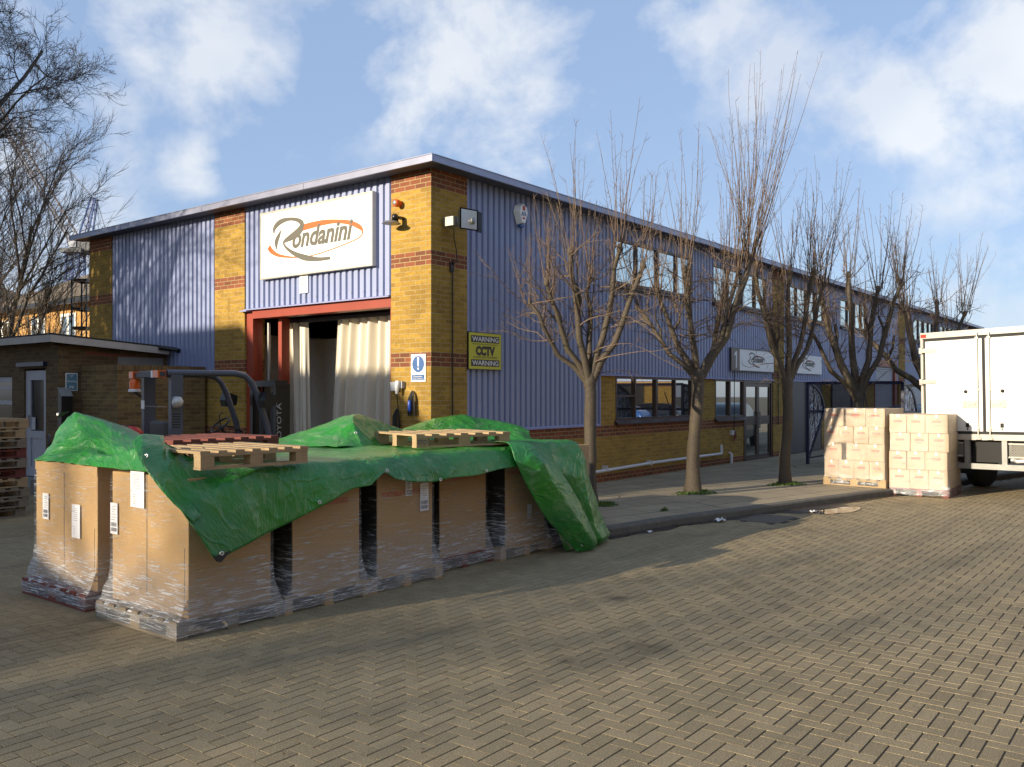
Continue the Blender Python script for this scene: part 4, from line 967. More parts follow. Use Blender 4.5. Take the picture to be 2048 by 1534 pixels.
# ================================================================ TARPAULIN
def catgrid(ctrl, nr, nc, lin=0.0):
    A = np.array(ctrl, float)
    def up(A, n):
        L = A.shape[0]; P = np.concatenate([2*A[:1]-A[1:2], A, 2*A[-1:]-A[-2:-1]]); out = []
        for k in range(n):
            t = k/(n-1)*(L-1); i = min(int(t), L-2); t -= i; a, b, c, d = P[i:i+4]
            out.append((1-lin)*.5*((2*b)+(-a+c)*t+(2*a-5*b+4*c-d)*t*t+(-a+3*b-3*c+d)*t**3)+lin*(b+(c-b)*t))
        return np.array(out)
    A = up(A, nr); A = np.swapaxes(up(np.swapaxes(A, 0, 1), nc), 0, 1); return A
TV, TF, TUV = [], [], []
def sheet(ctrl, nr, nc, amp=.02, uvo=(0, 0), lin=0.3, freq=3.0):
    A = catgrid(ctrl, nr, nc, lin); o = len(TV)
    d = np.gradient(A, axis=0); e = np.gradient(A, axis=1); nn = np.cross(d, e); nn /= (np.linalg.norm(nn, axis=2, keepdims=True)+1e-9)
    su = np.cumsum(np.linalg.norm(np.diff(A, axis=1, prepend=A[:, :1]), axis=2), axis=1).mean(0); sv_ = np.cumsum(np.linalg.norm(np.diff(A, axis=0, prepend=A[:1]), axis=2), axis=0).mean(1)
    for i in range(nr):
        for j in range(nc):
            p = Vector(A[i, j]); q = p*freq+mn.noise_vector(p*1.3)*.8; n1 = mn.noise(q); n2 = abs(mn.noise(q*1.6+Vector((9, 3, 1)))); n3 = abs(mn.noise(q*3.7))
            k = amp*(n1*.8+(.35-n2)*1.8+(.2-n3)*.55)
            TV.append(tuple(p+Vector(nn[i, j])*k)); TUV.append((su[j]+uvo[0], sv_[i]+uvo[1]))
    for i in range(nr-1):
        for j in range(nc-1): TF.append((o+i*nc+j, o+i*nc+j+1, o+(i+1)*nc+j+1, o+(i+1)*nc+j))
hem = [(-6.02, .60), (-5.76, .67), (-5.49, .745), (-5.23, .82), (-4.89, .93), (-4.59, 1.02), (-4.39, 1.035), (-4.32, 1.09), (-4.2, 1.135), (-4.06, 1.07), (-3.89, 1.03), (-3.52, 1.0), (-3.28, 1.02), (-2.9, 1.02), (-2.53, 1.05), (-2.13, 1.07), (-1.8, 1.02)]
ctrl = []
for k, (u, z) in enumerate(hem):
    bul = -.06-.03*sin(k*2.1)
    col = [(u+.1, -.62, 1.262), (u+.1, -1.3, 1.275+.01*sin(k)), (u+.05, -2.1, 1.28+.012*sin(k*1.7)), (u, -2.8, 1.272), (u, -3.10, 1.285), (u, -3.22, 1.255), (u, -3.27+bul*.5, 1.255+(z-1.255)*.45), (u, -3.31+bul*.6, z)]
    if k == 0: col = [(-5.6, -2.6, 1.29), (-5.75, -2.62, 1.34), (-5.9, -2.7, 1.42), (-6.2, -2.80, 1.51), (-6.33, -3.0, 1.36), (-6.30, -3.22, 1.12), (-6.20, -3.36, .88), (-6.03, -3.40, .60)]
    if k == 1: col = [(-5.3, -1.9, 1.27), (-5.45, -2.1, 1.30), (-5.65, -2.45, 1.30), (-5.95, -2.85, 1.36), (-6.12, -3.1, 1.28), (-6.08, -3.28, 1.08), (-5.95, -3.34, .86), (-5.78, -3.37, .665)]
    if k == 2: col[:4] = [(-5.0, -1.0, 1.262), (-5.2, -1.7, 1.275), (-5.4, -2.3, 1.28), (-5.5, -2.9, 1.275)]
    ctrl.append(col)
ctrl = [list(r) for r in zip(*ctrl)]
sheet(ctrl, 74, 230, .013, lin=.4, freq=1.7)
# rolled edge fold at the left corner standing up
sheet([[(-6.02, -2.66, 1.53), (-6.12, -2.85, 1.47), (-6.20, -3.02, 1.33), (-6.18, -3.2, 1.14), (-6.12, -3.36, .95)], [(-6.24, -2.72, 1.55), (-6.34, -2.92, 1.46), (-6.40, -3.08, 1.32), (-6.33, -3.26, 1.14), (-6.20, -3.40, .93)], [(-6.36, -2.80, 1.50), (-6.42, -2.98, 1.40), (-6.42, -3.12, 1.28), (-6.35, -3.28, 1.1), (-6.22, -3.41, .92)]], 12, 40, .008, (7, 0))
# upright bunch over the first back box
LB = [[(-5.1, 0.0, 1.26), (-5.1, -.1, 1.27), (-5.15, -.5, 1.28), (-5.1, -1.0, 1.28), (-5.05, -1.5, 1.28), (-5.05, -1.9, 1.28)],
      [(-5.45, -.42, 1.25), (-5.4, -.36, 1.50), (-5.45, -.58, 1.60), (-5.4, -1.0, 1.52), (-5.4, -1.45, 1.42), (-5.35, -1.8, 1.36)],
      [(-5.9, -.42, 1.25), (-5.72, -.18, 1.48), (-5.68, -.46, 1.695), (-5.65, -.93, 1.60), (-5.65, -1.40, 1.475), (-5.65, -1.76, 1.42)],
      [(-6.08, -.52, 1.245), (-5.95, -.72, 1.40), (-5.86, -.98, 1.50), (-5.84, -1.32, 1.43), (-5.9, -1.72, 1.385), (-5.95, -2.2, 1.36)],
      [(-6.11, -.56, 1.245), (-5.96, -.90, 1.34), (-5.90, -1.20, 1.38), (-5.88, -1.5, 1.33), (-6.0, -1.95, 1.32), (-6.05, -2.45, 1.42)],
      [(-6.12, -.60, 1.245), (-6.08, -1.0, 1.31), (-6.02, -1.38, 1.34), (-6.08, -1.72, 1.33), (-6.1, -2.1, 1.35), (-6.12, -2.60, 1.47)],
      [(-6.13, -.62, 1.245), (-6.14, -1.02, 1.25), (-6.15, -1.4, 1.25), (-6.16, -1.85, 1.245), (-6.17, -2.3, 1.245), (-6.18, -2.80, 1.25)]]
sheet(LB, 70, 110, .014, (9, 3), lin=.9, freq=2.4)
# second bunch on top, between the loose pallets
MM = [[(-3.3, -.6, 1.28), (-3.0, -.6, 1.28), (-2.7, -.7, 1.28), (-2.3, -.8, 1.28), (-2.0, -.8, 1.28), (-1.5, -.8, 1.28), (-1.1, -.8, 1.28)],
      [(-3.61, -.79, 1.30), (-3.35, -.96, 1.40), (-3.17, -1.19, 1.51), (-2.94, -1.50, 1.63), (-2.56, -1.34, 1.60), (-2.0, -1.24, 1.44), (-1.51, -1.22, 1.32)],
      [(-3.66, -.9, 1.30), (-3.51, -1.25, 1.35), (-3.38, -1.6, 1.41), (-3.24, -1.84, 1.54), (-2.86, -1.68, 1.45), (-2.21, -1.46, 1.36), (-1.57, -1.31, 1.28)],
      [(-3.68, -1.0, 1.285), (-3.6, -1.55, 1.285), (-3.62, -2.0, 1.30), (-3.32, -2.1, 1.29), (-2.9, -2.0, 1.285), (-2.4, -1.8, 1.285), (-1.6, -1.5, 1.28)]]
sheet(MM, 60, 110, .014, (2, 9), lin=.85, freq=2.4)
BM = [[(-2.1, -.7, 1.27), (-1.6, -.6, 1.27), (-1.1, -.5, 1.27), (-.7, -.5, 1.27), (-.4, -.6, 1.2), (-.15, -.8, 1.1), (-.05, -1.2, .9), (-.05, -1.5, .9)],
      [(-2.16, -1.36, 1.36), (-1.63, -1.23, 1.46), (-1.2, -1.29, 1.56), (-.87, -1.4, 1.59), (-.62, -1.55, 1.53), (-.48, -1.74, 1.48), (-.31, -1.95, 1.41), (-.30, -2.10, 1.35)],
      [(-2.2, -1.42, 1.33), (-1.9, -1.55, 1.40), (-1.5, -1.62, 1.44), (-1.25, -1.75, 1.45), (-1.0, -1.9, 1.42), (-.8, -2.0, 1.40), (-.6, -2.15, 1.38), (-.5, -2.25, 1.33)],
      [(-2.23, -1.5, 1.285), (-2.1, -1.8, 1.285), (-1.8, -1.95, 1.29), (-1.5, -2.1, 1.29), (-1.25, -2.2, 1.29), (-1.0, -2.3, 1.28), (-.8, -2.42, 1.275), (-.6, -2.45, 1.18)]]
sheet(BM, 44, 110, .012, (12, 2), lin=.5, freq=2.2)
# right end: top, folded drape to the ground and the twisted strip
DR = [[(-2.3, -1.2, 1.28), (-1.6, -1.3, 1.28), (-1.1, -1.4, 1.28), (-.6, -1.5, 1.27), (-.42, -1.6, 1.2)],
      [(-2.3, -2.4, 1.285), (-1.7, -2.4, 1.285), (-1.2, -2.4, 1.28), (-.72, -2.4, 1.28), (-.42, -2.4, 1.22)],
      [(-2.11, -3.15, 1.30), (-1.75, -3.15, 1.315), (-1.35, -3.17, 1.30), (-.86, -3.16, 1.29), (-.66, -3.12, 1.275)],
      [(-1.75, -3.25, 1.17), (-1.47, -3.25, 1.17), (-1.11, -3.27, 1.10), (-.80, -3.30, 1.17), (-.64, -3.22, 1.12)],
      [(-1.72, -3.29, 1.0), (-1.58, -3.30, 1.0), (-1.25, -3.33, .90), (-.91, -3.40, .88), (-.63, -3.28, .86)],
      [(-1.62, -3.33, .70), (-1.50, -3.34, .69), (-1.20, -3.28, .60), (-.92, -3.46, .57), (-.53, -3.32, .54)],
      [(-1.50, -3.36, .40), (-1.38, -3.37, .39), (-1.12, -3.34, .30), (-.83, -3.50, .26), (-.40, -3.36, .24)],
      [(-1.42, -3.38, .2), (-1.33, -3.40, .18), (-1.08, -3.36, .10), (-.76, -3.56, .10), (-.31, -3.40, .10)],
      [(-1.35, -3.42, .02), (-1.28, -3.45, .02), (-1.05, -3.38, .015), (-.74, -3.48, .015), (-.40, -3.42, .03)]]
sheet(DR, 100, 80, .013, (15, 7), lin=.85, freq=2.2)
ST = [[(-2.35, -2.9, 1.31), (-2.05, -2.95, 1.34), (-1.62, -3.0, 1.31)], [(-2.23, -3.24, 1.33), (-1.9, -3.34, 1.30), (-1.56, -3.30, 1.20)], [(-2.24, -3.36, 1.12), (-1.9, -3.50, 1.10), (-1.50, -3.42, 1.0)],
      [(-2.09, -3.42, .83), (-1.76, -3.56, .83), (-1.38, -3.50, .80)], [(-1.80, -3.46, .46), (-1.48, -3.62, .50), (-1.15, -3.54, .50)], [(-1.36, -3.52, .09), (-1.18, -3.68, .14), (-.95, -3.60, .12)], [(-1.30, -3.54, .015), (-1.12, -3.62, .02), (-.93, -3.58, .015)]]
sheet(ST, 90, 34, .007, (18, 3), lin=.3, freq=3)
tp = thing('tarpaulin', 'crumpled green tarpaulin with metal eyelets draped over the two rows of wrapped boxes', 'tarpaulin')
mb = MB(); mb.v = TV; mb.f = TF; mb.mi = [0]*len(TF); mb.sm = [True]*len(TF)
to = obj('sheet', mb, 'tarp', tp, gridunwrap=TUV, fix=False)
md = to.modifiers.new('s', 'SOLIDIFY'); md.thickness = .003
def eyelet(p, n, corner=False):
    n = Vector(n).normalized(); x = n.orthogonal().normalized(); y = n.cross(x); b = MB(); vs = []
    for r, h in ((.007, .002), (.009, .005), (.016, .005), (.018, .001)):
        for k in range(14): a = 2*pi*k/14; vs.append(Vector(p)+x*cos(a)*r+y*sin(a)*r+n*h)
    b.add(vs, [(i*14+k, i*14+(k+1) % 14, (i+1)*14+(k+1) % 14, (i+1)*14+k) for i in range(3) for k in range(14)], 0, True); obj('eyelet', b, 'brass', tp)
eyelet((-5.99, -3.425, .655), (-.3, -1, .1)); eyelet((-5.0, -3.375, .945), (-.2, -1, .1)); eyelet((-4.19, -3.36, 1.16), (-.2, -1, .1)); eyelet((-3.47, -3.37, 1.02), (0, -1, .1)); eyelet((-2.75, -3.37, 1.06), (0, -1, .1)); eyelet((-1.27, -3.60, .10), (-.3, -1, .2)); eyelet((-6.36, -3.0, 1.40), (-1, -.4, .3)); eyelet((-5.82, -.42, 1.67), (-1, -.2, .3)); eyelet((-.66, -3.26, .95), (-.5, -1, 0)); eyelet((-3.30, -1.95, 1.44), (-.6, -.8, .2))
b = MB(); b.add([(-6.07, -3.425, .64), (-5.90, -3.415, .665), (-6.00, -3.43, .59), (-6.04, -3.428, .60)], [(0, 1, 2, 3)]); b.add([(-5.76, -.30, 1.63), (-5.73, -.48, 1.70), (-5.80, -.36, 1.68)], [(0, 1, 2)]); obj('corner_patch', b, 'tarp_trim', tp, fix=False)

# ================================================================ SHED, YARD WALL
sh = thing('shed', 'low brick outbuilding with a white fascia and a glazed door', 'building')
def shbox(nm, a, b_, m): q = MB(); q.box(a, b_); return obj(nm, q, m, sh)
shbox('wall', (-2.2, 7.35, 0), (-.02, 7.58, 2.78), 'brick_old'); 
q = MB()
for a, b_, z0, z1 in ((7.58, 7.86, 0, 2.9), (8.78, 9.3, 0, 2.9), (10.4, 12.0, 0, 2.9), (7.86, 8.78, 2.36, 2.9), (9.3, 10.4, 2.22, 2.9), (9.3, 10.4, 0, 1.2)): q.box((-2.2, a, z0), (-1.97, b_, z1))
q.box((-1.97, 11.8, 0), (0, 12, 2.8)); obj('wall', q, 'brick_old', sh)
q = MB(); q.add([(-2.43, 7.15, 2.955), (.0, 7.15, 2.80), (.0, 12.2, 2.80), (-2.43, 12.2, 2.955), (-2.43, 7.15, 2.985), (.0, 7.15, 2.83), (.0, 12.2, 2.83), (-2.43, 12.2, 2.985)], [(0, 1, 2, 3), (7, 6, 5, 4), (0, 4, 5, 1), (3, 0, 4, 7)])
obj('roof', q, 'felt', sh)
q = MB(); q.add([(-2.45, 7.13, 2.82), (-.10, 7.13, 2.67), (-.10, 7.13, 2.80), (-2.45, 7.13, 2.95), (-2.45, 7.16, 2.82), (-.10, 7.16, 2.67), (-.10, 7.16, 2.80), (-2.45, 7.16, 2.95)], [(0, 1, 2, 3), (7, 6, 5, 4), (0, 4, 5, 1), (1, 5, 6, 2), (2, 6, 7, 3), (3, 7, 4, 0)])
q.box((-2.455, 7.161, 2.82), (-2.43, 12.2, 2.95)); obj('fascia_board', q, 'whitepaint', sh)
q = MB(); q.add([(-1.7, 7.347, 2.62), (-.1, 7.347, 2.52), (-.1, 7.347, 2.58), (-1.7, 7.347, 2.69)], [(0, 1, 2, 3)]); obj('red_course', q, 'mortar_red', sh, fix=False)
shbox('lintel', (-1.07, 7.33, 2.42), (-.12, 7.349, 2.60), 'lintel')
shbox('door_canopy', (-2.28, 7.8, 2.40), (-2.2, 8.95, 2.48), 'navy')
q = MB()
for a, b_, z0, z1 in ((7.88, 7.93, .28, 2.32), (8.70, 8.76, .28, 2.32), (7.93, 8.70, 2.14, 2.32), (8.56, 8.70, .28, 2.14), (7.93, 8.0, .28, 2.14), (8.0, 8.56, .28, .42), (8.0, 8.56, .42, .47), (8.0, 8.56, 1.02, 1.16)): q.box((-2.17, a, z0), (-2.10, b_, z1))
q.box((-2.15, 8.0, .47), (-2.12, 8.56, 1.02)); dr = obj('door', q, 'upvc', sh)
q = MB(); q.box((-2.14, 8.0, 1.16), (-2.12, 8.56, 2.14)); obj('pane', q, 'glass_dark', dr)
q = MB(); q.box((-2.20, 8.60, 1.24), (-2.17, 8.64, 1.46)); q.box((-2.23, 8.60, 1.34), (-2.21, 8.72, 1.36)); q.box((-2.21, 8.61, 1.34), (-2.19, 8.63, 1.36)); obj('handle', q, 'galv', dr)
q = MB(); q.box((-2.165, 8.38, 1.18), (-2.15, 8.54, 1.42)); obj('notice', q, 'shutter', dr)
shbox('door_step', (-2.5, 7.8, 0), (-2.19, 8.9, .27), 'lintel')
q = MB()
for a, b_, z0, z1 in ((9.31, 10.4, 2.12, 2.21), (9.31, 10.4, 1.66, 1.74), (9.31, 10.4, 1.2, 1.28), (9.31, 9.37, 1.28, 2.12), (9.31, 10.4, 1.96, 2.0)): q.box((-2.16, a, z0), (-2.10, b_, z1))
wi = obj('window', q, 'upvc', sh); q = MB(); q.box((-2.13, 9.37, 1.28), (-2.11, 10.35, 2.12)); obj('pane', q, 'glass_dark', wi)
q = MB(); q.tube([(-.35, 7.1, 2.8), (-.02, 7.02, 2.765), (.0, 6.95, 2.74)], .045, 7); obj('gutter_end', q, 'black', sh)
yw = thing('yard_wall', 'shoulder high yellow brick yard wall with a soldier course between shed and warehouse', 'wall')
q = MB(); q.box((-1.79, 6.0, 0), (-.02, 6.22, 2.29)); q.box((-1.79, 6.22, 0), (-1.57, 7.34, 2.29)); obj('wall_body', q, 'brick_yard', yw)
sol = brick_mat('soldier course', (.22, .15, .06), (.12, .08, .04), (.22, .18, .12), None)
for nd in sol.node_tree.nodes:
    if nd.type == 'TEX_BRICK': nd.inputs['Brick Width'].default_value = .075; nd.inputs['Row Height'].default_value = .24; nd.offset = 0
q = MB(); q.box((-1.80, 5.99, 2.292), (-.02, 6.23, 2.40)); q.box((-1.80, 6.23, 2.292), (-1.56, 7.34, 2.40)); obj('soldier_course', q, sol, yw)
s = thing('notice', 'small blue notice with white lettering on the shed wall', 'sign', (-2.08, 7.34, 1.93), 0)
q = MB(); q.box((0, -.012, 0), (.22, 0, .33)); obj('board', q, 'white', s); q = MB(); q.box((.012, -.014, .012), (.208, -.0125, .318)); obj('blue_field', q, 'teal', s, fix=False)
q = MB(); text_mb('V', .085, .25, .05, .05, depth_y=.0145, mb=q); text_mb('Smoking', .025, .15, .17, .05, depth_y=.0145, mb=q, bold=.01); text_mb('area', .065, .045, .09, .05, depth_y=.0145, mb=q, bold=.01); obj('lettering', q, 'signwhite', s, fix=False)
s = thing('ash_bin', 'narrow dark wall mounted cigarette bin with a sloping top under the blue notice', 'ash bin', (-2.22, 7.2, 1.2), 0)
q = MB(); q.prism([(0, 0), (.14, 0), (.14, .78), (0, .64)], -.0, .2, plane='yz'); q2 = MB(); q2.v = [(x, y, z) for x, y, z in q.v]; q2.f = q.f; q2.mi = q.mi; q2.sm = q.sm; obj('bin_body', q2, 'black', s)
q = MB(); q.add([(-.01, -.02, .63), (.21, -.02, .63), (.21, .14, .79), (-.01, .14, .79)], [(0, 1, 2, 3)]); obj('sloping_lid', q, 'galv', s, fix=False)
# pallet truck
s = thing('pallet_truck', 'yellow hand pallet truck with a black loop handle beside the stack of pallets', 'pallet truck', (-4.0, 3.75, 0), radians(-25))
q = MB(); q.box((.35, -.27, .07), (1.4, -.11, .13)); q.box((.35, .11, .07), (1.4, .27, .13)); q.prism([(.15, .1), (.4, .1), (.4, .2), (.22, .42), (.15, .42)], -.2, .2); obj('fork_frame', q, 'yellowsteel', s)
q = MB(); q.tube([(.12, 0, .2), (.05, 0, .62), (.0, 0, 1.13)], .03, 8); obj('tow_bar', q, 'black', s)
q = MB(); q.tube([(.0, 0, 1.0), (.0, -.06, 1.03), (-.0, -.14, 1.12), (-.0, -.13, 1.25), (0, 0, 1.28), (0, .13, 1.25), (0, .14, 1.12), (0, .06, 1.03), (0, 0, 1.0)], .016, 7); q.tube([(-.0, -.02, 1.2), (0, .07, 1.16)], .008, 5); obj('handle', q, 'black', s)
for y in (-.07, .07): q = MB(); q.lathe([(.02, -.03), (.09, -.03), (.09, .03), (.02, .03)], (.12, y, .09), 'y'); obj('wheel', q, 'rubber', s)
# ================================================================ FORKLIFT
fk = thing('forklift', 'dark grey forklift with orange beacon and red gas bottle in front of the loading entrance', 'forklift', (-3.30, 2.02, 0), radians(-10))
# local: x forward, y left; near (right) side y=-.52
def fo(nm, mb_, m): return obj(nm, mb_, m, fk)
q = MB(); q.prism([(-.75, .18), (-.15, .18), (-.15, .9), (-.3, 1.12), (-.62, 1.10), (-.78, .8)], -.5, .5); o = fo('counterweight', q, 'orangetext'); md = o.modifiers.new('b', 'BEVEL'); md.width = .06; md.segments = 3
q = MB(); q.prism([(-.15, .25), (1.15, .25), (1.3, .5), (1.3, .95), (1.1, 1.1), (1.0, .55), (.55, .55), (.5, .95), (-.15, .95)], -.46, .46); o = fo('chassis', q, 'darksteel'); md = o.modifiers.new('b', 'BEVEL'); md.width = .02; md.segments = 2
for x, y, r in ((-.35, -.5, .24), (-.35, .5, .24), (1.2, -.5, .31), (1.2, .5, .31)):
    q = MB(); q.lathe([(r*.5, -.09), (r*.92, -.09), (r, -.06), (r, .06), (r*.92, .09), (r*.5, .09)], (x, y, r), 'y', 26); wq = fo('wheel', q, 'rubber'); q = MB(); q.lathe([(.02, -.1), (r*.5, -.085), (r*.5, .085), (.02, .1)], (x, y, r), 'y', 18); obj('rim', q, 'white', wq)
for y in (-.5, .5):
    q = MB(); q.box((-.06, y-.05, .9), (.10, y+.05, 2.13)); q.box((-.1, y-.055, .85), (.14, y+.055, 1.15)); fo('rear_pillar', q, 'guard')
    q = MB(); P = [(-.1, 2.15), (.85, 2.16), (1.0, 2.13), (1.1, 2.04), (1.18, 1.88), (1.33, 1.45), (1.42, 1.0)]; q.tube([(x, y, z) for x, z in P], .045, 8); fo('front_pillar', q, 'guard')
q = MB(); q.box((-.13, -.5, 2.10), (-.06, .5, 2.19)); q.box((.85, -.5, 2.13), (.93, .5, 2.19))
for i in range(7): q.box((-.06, -.43+i*.14, 2.14), (.9, -.40+i*.14, 2.17))
fo('roof_guard', q, 'guard')
q = MB(); q.box((-.21, -.55, 2.10), (-.135, .56, 2.17)); bar = fo('light_bar', q, 'darksteel')
for y0, y1 in ((-.54, -.36), (.40, .55)):
    q = MB(); q.box((-.235, y0, 2.09), (-.125, y1, 2.185)); obj('orange_lens', q, 'orange', bar)
q = MB(); q.box((-.235, -.35, 2.09), (-.125, -.29, 2.185)); obj('white_lens', q, 'white', bar)
q = MB(); q.lathe([(.085, 1.90), (.085, 1.92), (.075, 1.94)], (-.20, .42, .0)); be = fo('beacon', q, 'pvc'); q = MB(); q.lathe([(.068, 1.94), (.07, 2.03), (.06, 2.07), (.03, 2.08)], (-.20, .42, 0)); obj('lens', q, 'orange', be)
q = MB(); q.tube([(-.2, .42, 1.90), (-.1, .48, 1.84)], .02, 6); obj('bracket', q, 'darksteel', be)
q = MB(); q.box((-.101, -.46, 1.70), (-.095, .46, 1.702)); q.box((-.07, .42, 1.66), (-.065, .54, 1.78)); fo('data_plate', q, 'white')
q = MB(); q.lathe([(.03, 0), (.075, .01), (.08, .06), (.075, .1), (.04, .13)], (-.06, -.60, 1.76), 'x'); q.box((-.03, -.58, 1.68), (.03, -.53, 1.78)); fo('work_lamp', q, 'glow')
q = MB()
for i in range(6): q.box((-.045, -.552, 1.42+i*.035), (.06, -.549, 1.435+i*.035))
fo('vent_slots', q, 'black')
q = MB(); q.lathe([(.02, -.42), (.10, -.40), (.155, -.33), (.16, -.1), (.16, .12), (.155, .30), (.10, .36), (.05, .37), (.05, .42)], (-.48, 0, 1.29), 'y', 24); gb = fo('gas_bottle', q, 'redpaint')
for y in (-.2, .15): q = MB(); q.lathe([(.163, y-.03), (.166, y-.03), (.166, y+.03), (.163, y+.03)], (-.48, 0, 1.29), 'y', 24); obj('strap', q, 'black', gb)
q = MB(); q.box((-.62, -.38, 1.10), (-.34, .32, 1.14)); fo('bottle_cradle', q, 'black')
q = MB(); q.prism([(.02, .95), (.5, .95), (.52, 1.05), (.15, 1.08), (.10, 1.2), (.05, 1.50), (-.07, 1.50), (-.04, 1.1)], -.24, .24); o = fo('operator_seat', q, 'seat'); md = o.modifiers.new('b', 'BEVEL'); md.width = .04; md.segments = 3
q = MB(); st = []
for k in range(25): a = 2*pi*k/24; st.append((.86+.06*sin(a)*1.9, .17*cos(a), 1.42+.10*sin(a)*1.0))
q.tube(st, .014, 7, caps=False); q.tube([(.86, -.16, 1.42), (.87, 0, 1.40), (.86, .16, 1.42)], .012, 6); q.tube([(.87, 0, 1.40), (1.08, 0, 1.0)], .025, 7); fo('steering_wheel', q, 'black')
q = MB(); q.tube([(1.05, -.2, 1.0), (1.0, -.22, 1.35)], .01, 6); q.lathe([(.01, 1.33), (.025, 1.36), (.01, 1.39)], (1.0, -.22, 0)); q.tube([(1.0, .1, 1.4), (1.15, .15, 1.38), (1.3, .2, 1.30)], .012, 6); q.tube([(.98, .25, 1.35), (.97, .28, 1.55), (1.02, .28, 1.6)], .009, 5); fo('control_lever', q, 'black')
for y, s_ in ((-.52, -1), (.52, 1)):
    q = MB(); q.prism([(0, 0), (.16, .02), (.18, .16), (.02, .22), (-.02, .1)], y+.02*s_, y+.22*s_); q.v = [(x+1.2, yy, z+1.68) for x, yy, z in q.v]; o = fo('front_lamp', q, 'black'); q = MB(); q.box((1.37, y+.10*s_, 1.70), (1.39, y+.18*s_, 1.77)); obj('lens', q, 'glow', o)
q = MB()
for y in (-.42, .33): q.box((1.52, y, .1), (1.66, y+.09, 2.06)); q.box((1.68, y+.06*(1 if y < 0 else -1), .1), (1.78, y+.06*(1 if y < 0 else -1)+.07, 2.02))
q.box((1.50, -.44, 1.98), (1.70, .44, 2.07)); q.box((1.53, -.4, 1.1), (1.6, .4, 1.18)); fo('mast', q, 'black')
q = MB(); q.tube([(1.6, -.2, .2), (1.6, -.2, 1.9)], .035, 8); q.tube([(1.6, .2, .2), (1.6, .2, 1.9)], .035, 8); q.tube([(1.62, -.08, .3), (1.62, -.08, 1.9)], .012, 5); q.tube([(1.62, .05, .3), (1.6, .05, 1.9)], .012, 5); fo('lift_cylinder', q, 'darksteel')
q = MB()
for y in (-.35, .25): q.box((1.82, y, .04), (1.87, y+.1, .6)); q.box((1.82, y, .03), (2.85, y+.1, .07))
q.box((1.79, -.45, .2), (1.82, .45, .3)); q.box((1.79, -.45, .5), (1.82, .45, .6)); fo('forks', q, 'darksteel')
q = text_mb('TOYOTA', 0, 0, .075, .62, rot90=True, bold=.005); q.v = [(x+1.53, -.425, z+1.12) for x, y, z in q.v]; fo('lettering', q, 'shutter')

# ================================================================ TRUCK
tk = thing('box_truck', 'white box truck seen from its closed rear doors at the right edge', 'truck', (8.30-.26*1.18, -5.15-.966*1.18, 0), -math.atan2(.26, .966)); tk.rotation_euler = (radians(-1.0), 0, -math.atan2(.26, .966))
def to_(nm, q, m, p=None): return obj(nm, q, m, p or tk)
HW = 1.18
q = MB(); q.box((.06, -HW, 1.14), (6.2, HW, 3.03)); o = to_('cargo_body', q, 'truck'); md = o.modifiers.new('b', 'BEVEL'); md.width = .02; md.segments = 2
q = MB(); q.box((0, -HW, 1.14), (.06, -HW+.045, 3.05)); q.box((0, HW-.045, 1.14), (.06, HW, 3.05)); q.box((-.01, -HW, 2.95), (.06, HW, 3.06)); q.box((-.02, -HW, 1.03), (.12, HW, 1.135)); to_('rear_frame', q, 'alu')
for sy in (-1, 1):
    q = MB(); a, b_ = (.03, HW-.10) if sy > 0 else (-HW+.10, -.03)
    q.box((-.012, a, 1.19), (.05, b_, 2.89)); dd = to_('rear_door', q, 'truck')
    q = MB(); q.box((-.002, a-.028, 1.14), (.045, a, 2.93)); q.box((-.002, b_, 1.14), (.045, b_+.035, 2.93)); q.box((-.003, a, 1.14), (.045, b_, 1.19)); q.box((-.003, a, 2.89), (.045, b_, 2.93)); obj('rubber_seal', q, 'rubber', dd)
    for z in (1.42, 2.12, 2.72):
        q = MB(); h0 = HW*sy; q.box((-.035, h0, z-.04), (-.013, h0-.30*sy, z+.04)); q.box((-.045, h0+.01*sy, z-.055), (.02, h0-.05*sy, z+.055)); obj('hinge', q, 'alu', dd)
    yr = sy*.105; q = MB(); q.tube([(-.035, yr, 1.06), (-.035, yr, 3.0)], .014, 8)
    for z in (1.1, 1.25, 1.95, 2.9): q.box((-.05, yr-.03, z-.02), (-.012, yr+.03, z+.02))
    q.box((-.06, yr-.05, 1.04), (.0, yr+.05, 1.075)); obj('lock_rod', q, 'alu', dd)
    q = MB(); y1 = yr+sy*.28; q.box((-.03, yr+.02*sy, 1.62), (-.013, y1, 1.76)); q.box((-.05, yr+.04*sy, 1.67), (-.031, y1-.08*sy, 1.71)); q.box((-.045, y1-.05*sy, 1.63), (-.031, y1, 1.75)); obj('handle', q, 'alu', dd)
    q = MB(); q.lathe([(.03, -.013), (.03, -.04), (.015, -.055)], (0, yr+.22*sy, 1.92), 'x'); obj('door_buffer', q, 'rubber', dd)
    q = MB(); q.box((-.02, yr+.17*sy, 1.26), (-.013, yr+.23*sy, 1.34)); q.box((-.02, yr+.19*sy, 1.21), (-.013, yr+.21*sy, 1.25)); obj('catch', q, 'black', dd)
    q = MB(); q.box((-.03, sy*(HW-.02), 2.97), (.0, sy*(HW-.12), 3.03)); to_('marker_lamp', q, 'redpaint')
q = MB(); q.box((.1, -.42, .82), (7.6, -.34, 1.02)); q.box((.1, .34, .82), (7.6, .42, 1.02)); [q.box((x, -HW, .95), (x+.08, HW, 1.02)) for x in (.3, 1.3, 2.3, 3.3, 4.3, 5.3)]; to_('chassis', q, 'darksteel')
q = MB(); q.box((-.02, -HW, .50), (.06, HW, .60)); [q.box((.0, y-.045, .6), (.06, y+.045, 1.03)) for y in (-.95, -.33, .33, .95)]; to_('underrun_bar', q, 'galv')
